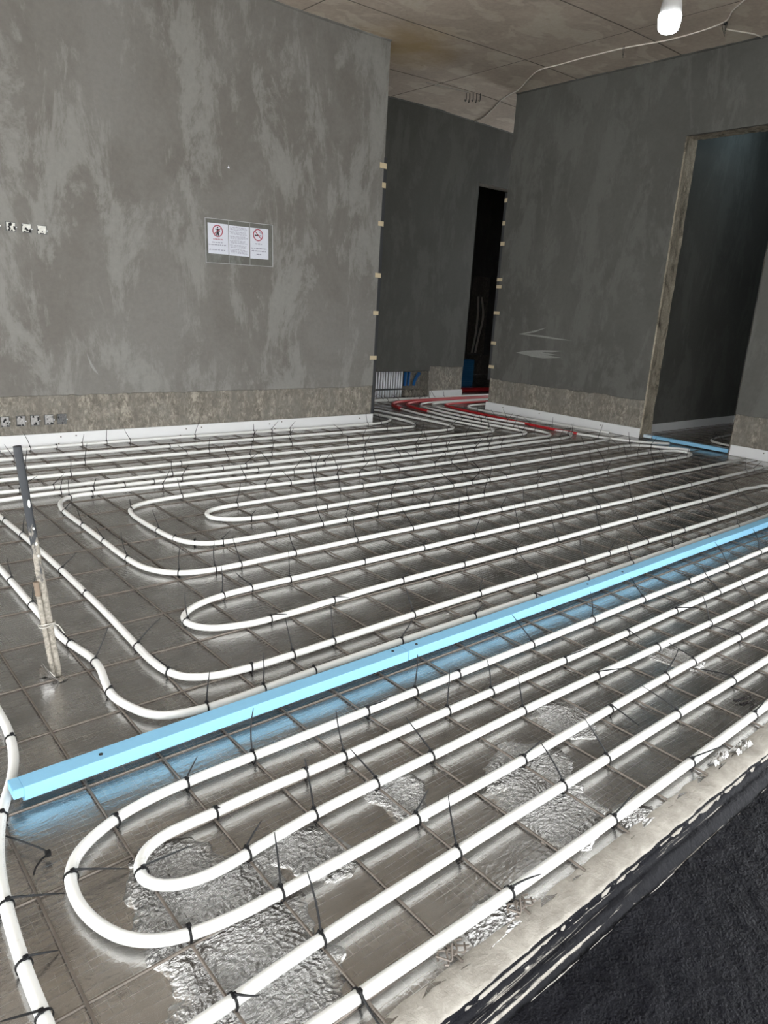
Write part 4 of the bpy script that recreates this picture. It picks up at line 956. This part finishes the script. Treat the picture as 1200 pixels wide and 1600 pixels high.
stroke(mb, [(cx-.004, cz+.020), (cx-.003, cz-.004), (cx-.009, cz-.038)], .0065); stroke(mb, [(cx+.003, cz+.020), (cx+.004, cz-.004), (cx+.009, cz-.038)], .0065)
stroke(mb, [(cx-.024, cz+.014), (cx-.004, cz+.016), (cx+.016, cz+.010), (cx+.020, cz-.008)], .0034)
mb.build('walking_figure', INKB, s1); ring(s1, cx, cz, R, (1, .75))
lines(s1, [(.196, .25, .72)], .028, .224, INKR, .0075, 1); lines(s1, [(.170, .2, .72), (.150, .02, .88), (.108, .04, .86)], .028, .224, INK, .0065, 2)
s2 = sheet(.232, .434, .074, .326)
rows = []; z = .310
for g in range(6):
    for q in range(3 if g < 5 else 4): rows.append((z, .04 + (.03 if q else .0), rnd.uniform(.80, .95))); z -= .0098
    z -= .008
lines(s2, rows, .232, .434, INK, .0035, 3)
s3 = sheet(.446, .636, .062, .326); cx, cz, R = .528, .268, .052
mb = MB(); mb.box((cx-.036, F_-.0004, cz-.010), (cx+.008, F_, cz+.001)); mb.build('cigarette', INKB, s3)
mb = MB(); stroke(mb, [(cx+.012, cz-.004), (cx+.034, cz-.004)], .004); stroke(mb, [(cx+.006, cz+.030), (cx+.012, cz+.020), (cx+.022, cz+.022), (cx+.028, cz+.010)], .0022); stroke(mb, [(cx+.016, cz+.036), (cx+.022, cz+.028), (cx+.032, cz+.022), (cx+.034, cz+.008)], .0022)
mb.build('smoke', INK, s3); ring(s3, cx, cz, R, (1, -1))
lines(s3, [(.188, .28, .68)], .446, .636, INK, .0075, 5); lines(s3, [(.148, .04, .90), (.126, .08, .86), (.098, .34, .60)], .446, .636, INK, .0075, 6)

# ------------------------------------------------------------------ corner guards with tape
def guard(p, d1, z0, z1, tapes, label):
    """L profile on an outer corner: p corner, d1 = unit along the visible face away from the corner, d2 outward"""
    g = empty('corner_guard', (p[0], p[1], 0)); tag(g, label, 'corner guard', 'taped corner guards')
    return g
g = guard((5.04, YL), None, 0, 0, 0, 'dark corner guard taped to the free end of the left wall')
MB().box((-.006, -.003, .11), (.034, .002, 2.70)).box((.030, -.003, .11), (.034, .07, 2.70)).build('profile', GUARD, g)
for (dx0, dx1, z, h) in ((-.062, .030, 2.622, .05), (-.020, .030, 2.442, .05), (-.045, .028, 2.075, .045), (-.05, .028, 1.567, .045), (-.05, .022, 1.185, .04), (-.065, .030, .716, .042)):
    MB().box((dx0, -.0045, z-h/2), (dx1, -.0032, z+h/2)).build('tape', TAPE, g)
g = guard((XR, 6.44), None, 0, 0, 0, 'dark corner guard taped to the corridor end of the right wall')
MB().box((-.003, -.004, .40), (.002, .036, 2.72)).box((-.003, .032, .40), (.06, .036, 2.72)).build('profile', GUARD, g)
for (dy0, dy1, z, h) in ((-.012, .034, 2.635, .05), (-.012, .034, 2.364, .05), (-.035, .034, 2.12, .045), (-.055, .034, 1.683, .04), (-.055, .034, 1.596, .04), (-.065, .034, 1.268, .04), (-.055, .034, .883, .04), (-.06, .034, .575, .04)):
    MB().box((-.0055, dy0, z-h/2), (-.0032, dy1, z+h/2)).build('tape', TAPE, g)

# chalky scrapes on the right wall
def scrape(pts, seed):
    n = len(pts); vs = [(XR-.0012, y*k43, z*k43) for y, z in pts] + [(XR+.001, y*k43, z*k43) for y, z in pts]
    MB().add(vs, [tuple(range(n))] + [(i, i+n, (i+1) % n+n, (i+1) % n) for i in range(n)]).build('chalk_scrape', CHALK, wall_right)
scrape([(4.53, .593), (4.40, .622), (4.22, .640), (3.98, .652), (4.10, .632), (4.22, .622), (4.02, .610), (4.20, .602), (4.00, .590), (4.2, .568), (4.32, .570), (4.42, .583)], 1)
scrape([(4.52, .768), (4.40, .795), (4.20, .845), (4.33, .795), (4.45, .772), (4.25, .772), (4.05, .758), (3.90, .748), (4.10, .748), (4.3, .757)], 2)

# ------------------------------------------------------------------ ceiling: cable, bulb, hooks
def on_ceiling(pts, drop=.008): return [(x, y, zc(x)-drop) for x, y in pts]
cab = [(6.30, 3.15), (6.58, 3.46), (6.791, 3.635), (6.88, 4.148), (6.80, 4.604), (6.78, 5.0), (6.80, 5.4), (6.80, 5.645), (6.961, 5.921), (7.239, 6.305), (7.318, 6.5), (7.422, 6.721), (7.679, 7.106), (7.95, 7.55), (8.0, 7.72)]
o = MB().tube(catmull(on_ceiling(cab), .05), .0068, 8).build('power_cable', CABLE, smooth=True); tag(o, 'long white cable sagging across the ceiling towards the corridor', 'cable')
o = MB().tube(catmull(on_ceiling([(6.80, 3.64), (6.95, 3.70), (7.10, 3.64), (7.25, 3.57), (7.36, 3.55)]), .05), .0068, 8).build('power_cable', CABLE, smooth=True); tag(o, 'short white cable branch from the ceiling knot to the top of the right wall', 'cable')
mb = MB()
for q in range(4):
    mb.tube([(6.78+.012*q, 3.60+.02*q, zc(6.8)-.004), (6.80+.01*nz(q), 3.61+.015*q, zc(6.8)-.03), (6.77+.03*nz(q, 2), 3.60+.03*nz(q, 5), zc(6.8)-.07-.02*q)], .0025, 5)
mb.lathe([(.004, -.02), (.014, -.014), (.014, .006), (.004, .010)], (6.80, 3.63, zc(6.8)-.012), 10)
tag(mb.build('wire_knot', BLACKM), 'black wire knot holding the white cables to the ceiling', 'wire knot')
mb = MB()
for q in range(2): mb.tube([(6.76, 4.60+.012*q, zc(6.76)), (6.765, 4.60+.014*q, zc(6.76)-.05), (6.77+.01*q, 4.61, zc(6.76)-.10)], .0022, 5)
tag(mb.build('wire_hanger', BLACKM), 'thin black wire hanger midway along the ceiling cable', 'wire hanger')
for q, (lab) in enumerate(('leftmost', 'second from left', 'middle', 'fourth from left', 'rightmost')):
    x = 6.965+.030*q; y = 6.90-.03*q; z = zc(x)
    mb = MB().tube(catmull([(x, y, z+.01), (x+.004, y, z-.03), (x+.002, y-.004, z-.075-.012*(q % 2)), (x-.014, y-.006, z-.095-.012*(q % 2)), (x-.022, y-.006, z-.075)], .01), .0048, 6)
    tag(mb.build('rebar_hook', BLACKM), 'dark bent bar end poking from the ceiling before the corridor, '+lab+' of five', 'hook', 'bent bar ends in the ceiling')
o = MB().tube([(6.30, 6.905, zc(6.3)-.004), (6.65, 6.875, zc(6.65)-.004), (6.95, 6.85, zc(6.95)-.004)], .006, 6).build('conduit_stub', plain('pale_stub', (.36, .33, .29), .8)); tag(o, 'pale thin conduit stub lying against the ceiling left of the bent bar ends', 'conduit')

def bulb(c, glow, label, cord_to):
    b = empty('light_bulb', c); tag(b, label, 'light bulb')
    MB().lathe([(.0, -.075), (.030, -.0745), (.043, -.066), (.049, -.050), (.0525, -.022), (.0525, -.006), (.050, .002)], (0, 0, 0), 28).build('diffuser', glow, b, smooth=True)
    MB().lathe([(.0495, .002), (.049, .026), (.043, .058), (.031, .092), (.021, .116), (.0155, .128)], (0, 0, 0), 28).build('housing', LAMPGREY, b, smooth=True)
    MB().lathe([(.0145, .128), (.0155, .131), (.0155, .165), (.012, .180), (.005, .186)], (0, 0, 0), 18).build('lamp_holder', WHITEP, b, smooth=True)
    MB().tube([(0, 0, .185), (.004, .002, .185+(cord_to-c[2]-.185)*.5), (0, 0, cord_to-c[2])], .0035, 6).build('cord', CABLE, b)
bulb((3.50, 2.15, 2.648), GLOW, 'glowing white bulb hanging from the ceiling near the right wall top', zc(3.5))
bulb((8.75, 3.7, 3.62), GLOW2, 'cool white bulb hanging out of view in the side room', zc(8.3))
bulb((10.6, 7.2, 3.2), GLOW3, 'cool white bulb hanging out of view round the corridor corner', zc(8.6))

# ------------------------------------------------------------------ pipe niche at the corridor wall
nb = YB
for i in range(11):
    x = 6.545 + .0475*i
    o = MB().tube([(x-.012, nb+.07, .012), (x-.006, nb+.075, .16), (x, nb+.08, .386)], .0145, 10).build('riser_pipe', WHITEP, smooth=True)
    tag(o, 'white riser pipe standing in the low wall niche, number %s from the left' % ('one two three four five six seven eight nine ten eleven'.split()[i]), 'pipe', 'white risers in the wall niche')
for i, (x, r, lab) in enumerate(((7.085, .026, 'next to the white risers'), (7.155, .022, 'second from the risers'), (7.27, .026, 'furthest right'))):
    pts = []; rr = []
    for q in range(36):
        t = q/35; pts.append((x + (.10*t*t if i == 2 else .01*t), nb+.08, .17+(.20 if i < 2 else .18)*t)); rr.append(r*(1.0 if q % 2 else .86))
    o = MB().tube(pts, rr, 12).build('blue_sleeve', BLUEP); tag(o, 'blue corrugated sleeve in the low wall niche, '+lab, 'sleeve', 'blue sleeves in the wall niche')
o = MB().bbox((6.49, nb+.035, .118), (7.06, nb+.055, .140), .003).build('clip_rail', GUARD); tag(o, 'dark clip rail across the white risers in the niche', 'rail')
for i in range(9):
    x = 7.10+.045*i; s = .03+.018*rnd.random(); z = .004 + (.07 if i % 3 == 0 else 0)
    bm = bmesh.new(); bmesh.ops.create_icosphere(bm, subdivisions=2, radius=s)
    for v in bm.verts: v.co = v.co*(1+.35*nz(v.co.x*40+i, v.co.y*40, v.co.z*40)); v.co.z *= 1.3
    for v in bm.verts: v.co += Vector((x, nb+.07+.03*nz(i), s*1.25))
    me = bpy.data.meshes.new('mortar_lump'); bm.to_mesh(me); bm.free()
    tag(link('mortar_lump', me, BAND), 'rough mortar rubble lump in the wall niche, '+('first', 'second', 'third', 'fourth', 'fifth', 'sixth', 'seventh', 'eighth', 'ninth')[i]+' right of the white risers', 'rubble', 'rubble in the wall niche')

# ------------------------------------------------------------------ back room: stack of blue boards, service hoses
proto = None
for i in range(12):
    dx, dy = .012*nz(i*1.7), .012*nz(i*1.3, 4)
    if proto is None:
        me = MB().bbox((-.21, -.30, -.0185), (.21, .30, .0185), .003).mesh('foam_board'); me.materials.append(plain('deep_blue_foam', (.04, .20, .42), .6, 0, .08)); proto = me
    o = bpy.data.objects.new('foam_board', proto); C.objects.link(o); o.location = (9.42+dx, 9.10+dy, .020+.0385*i)
    tag(o, 'blue foam board in the stack in the dark back room, '+('lowest', 'second from bottom', 'third from bottom', 'fourth from bottom', 'fifth from bottom', 'sixth from bottom', 'sixth from top', 'fifth from top', 'fourth from top', 'third from top', 'second from top', 'topmost')[i], 'foam board', 'stack of blue foam boards')
for i, (x, lab) in enumerate(((RX0+.22, 'left one'), (RX0+.33, 'right one with a curve'))):
    o = MB().tube(catmull([(x, 10.66, .45), (x+.02, 10.62, .8), (x+.06*(i+.3), 10.60, 1.2), (x+.03, 10.64, 1.6)], .06), .022, 8).build('service_hose', CABLE, smooth=True)
    tag(o, 'pale service hose hanging in the dark back room recess, '+lab, 'hose', 'hoses in the back room recess')
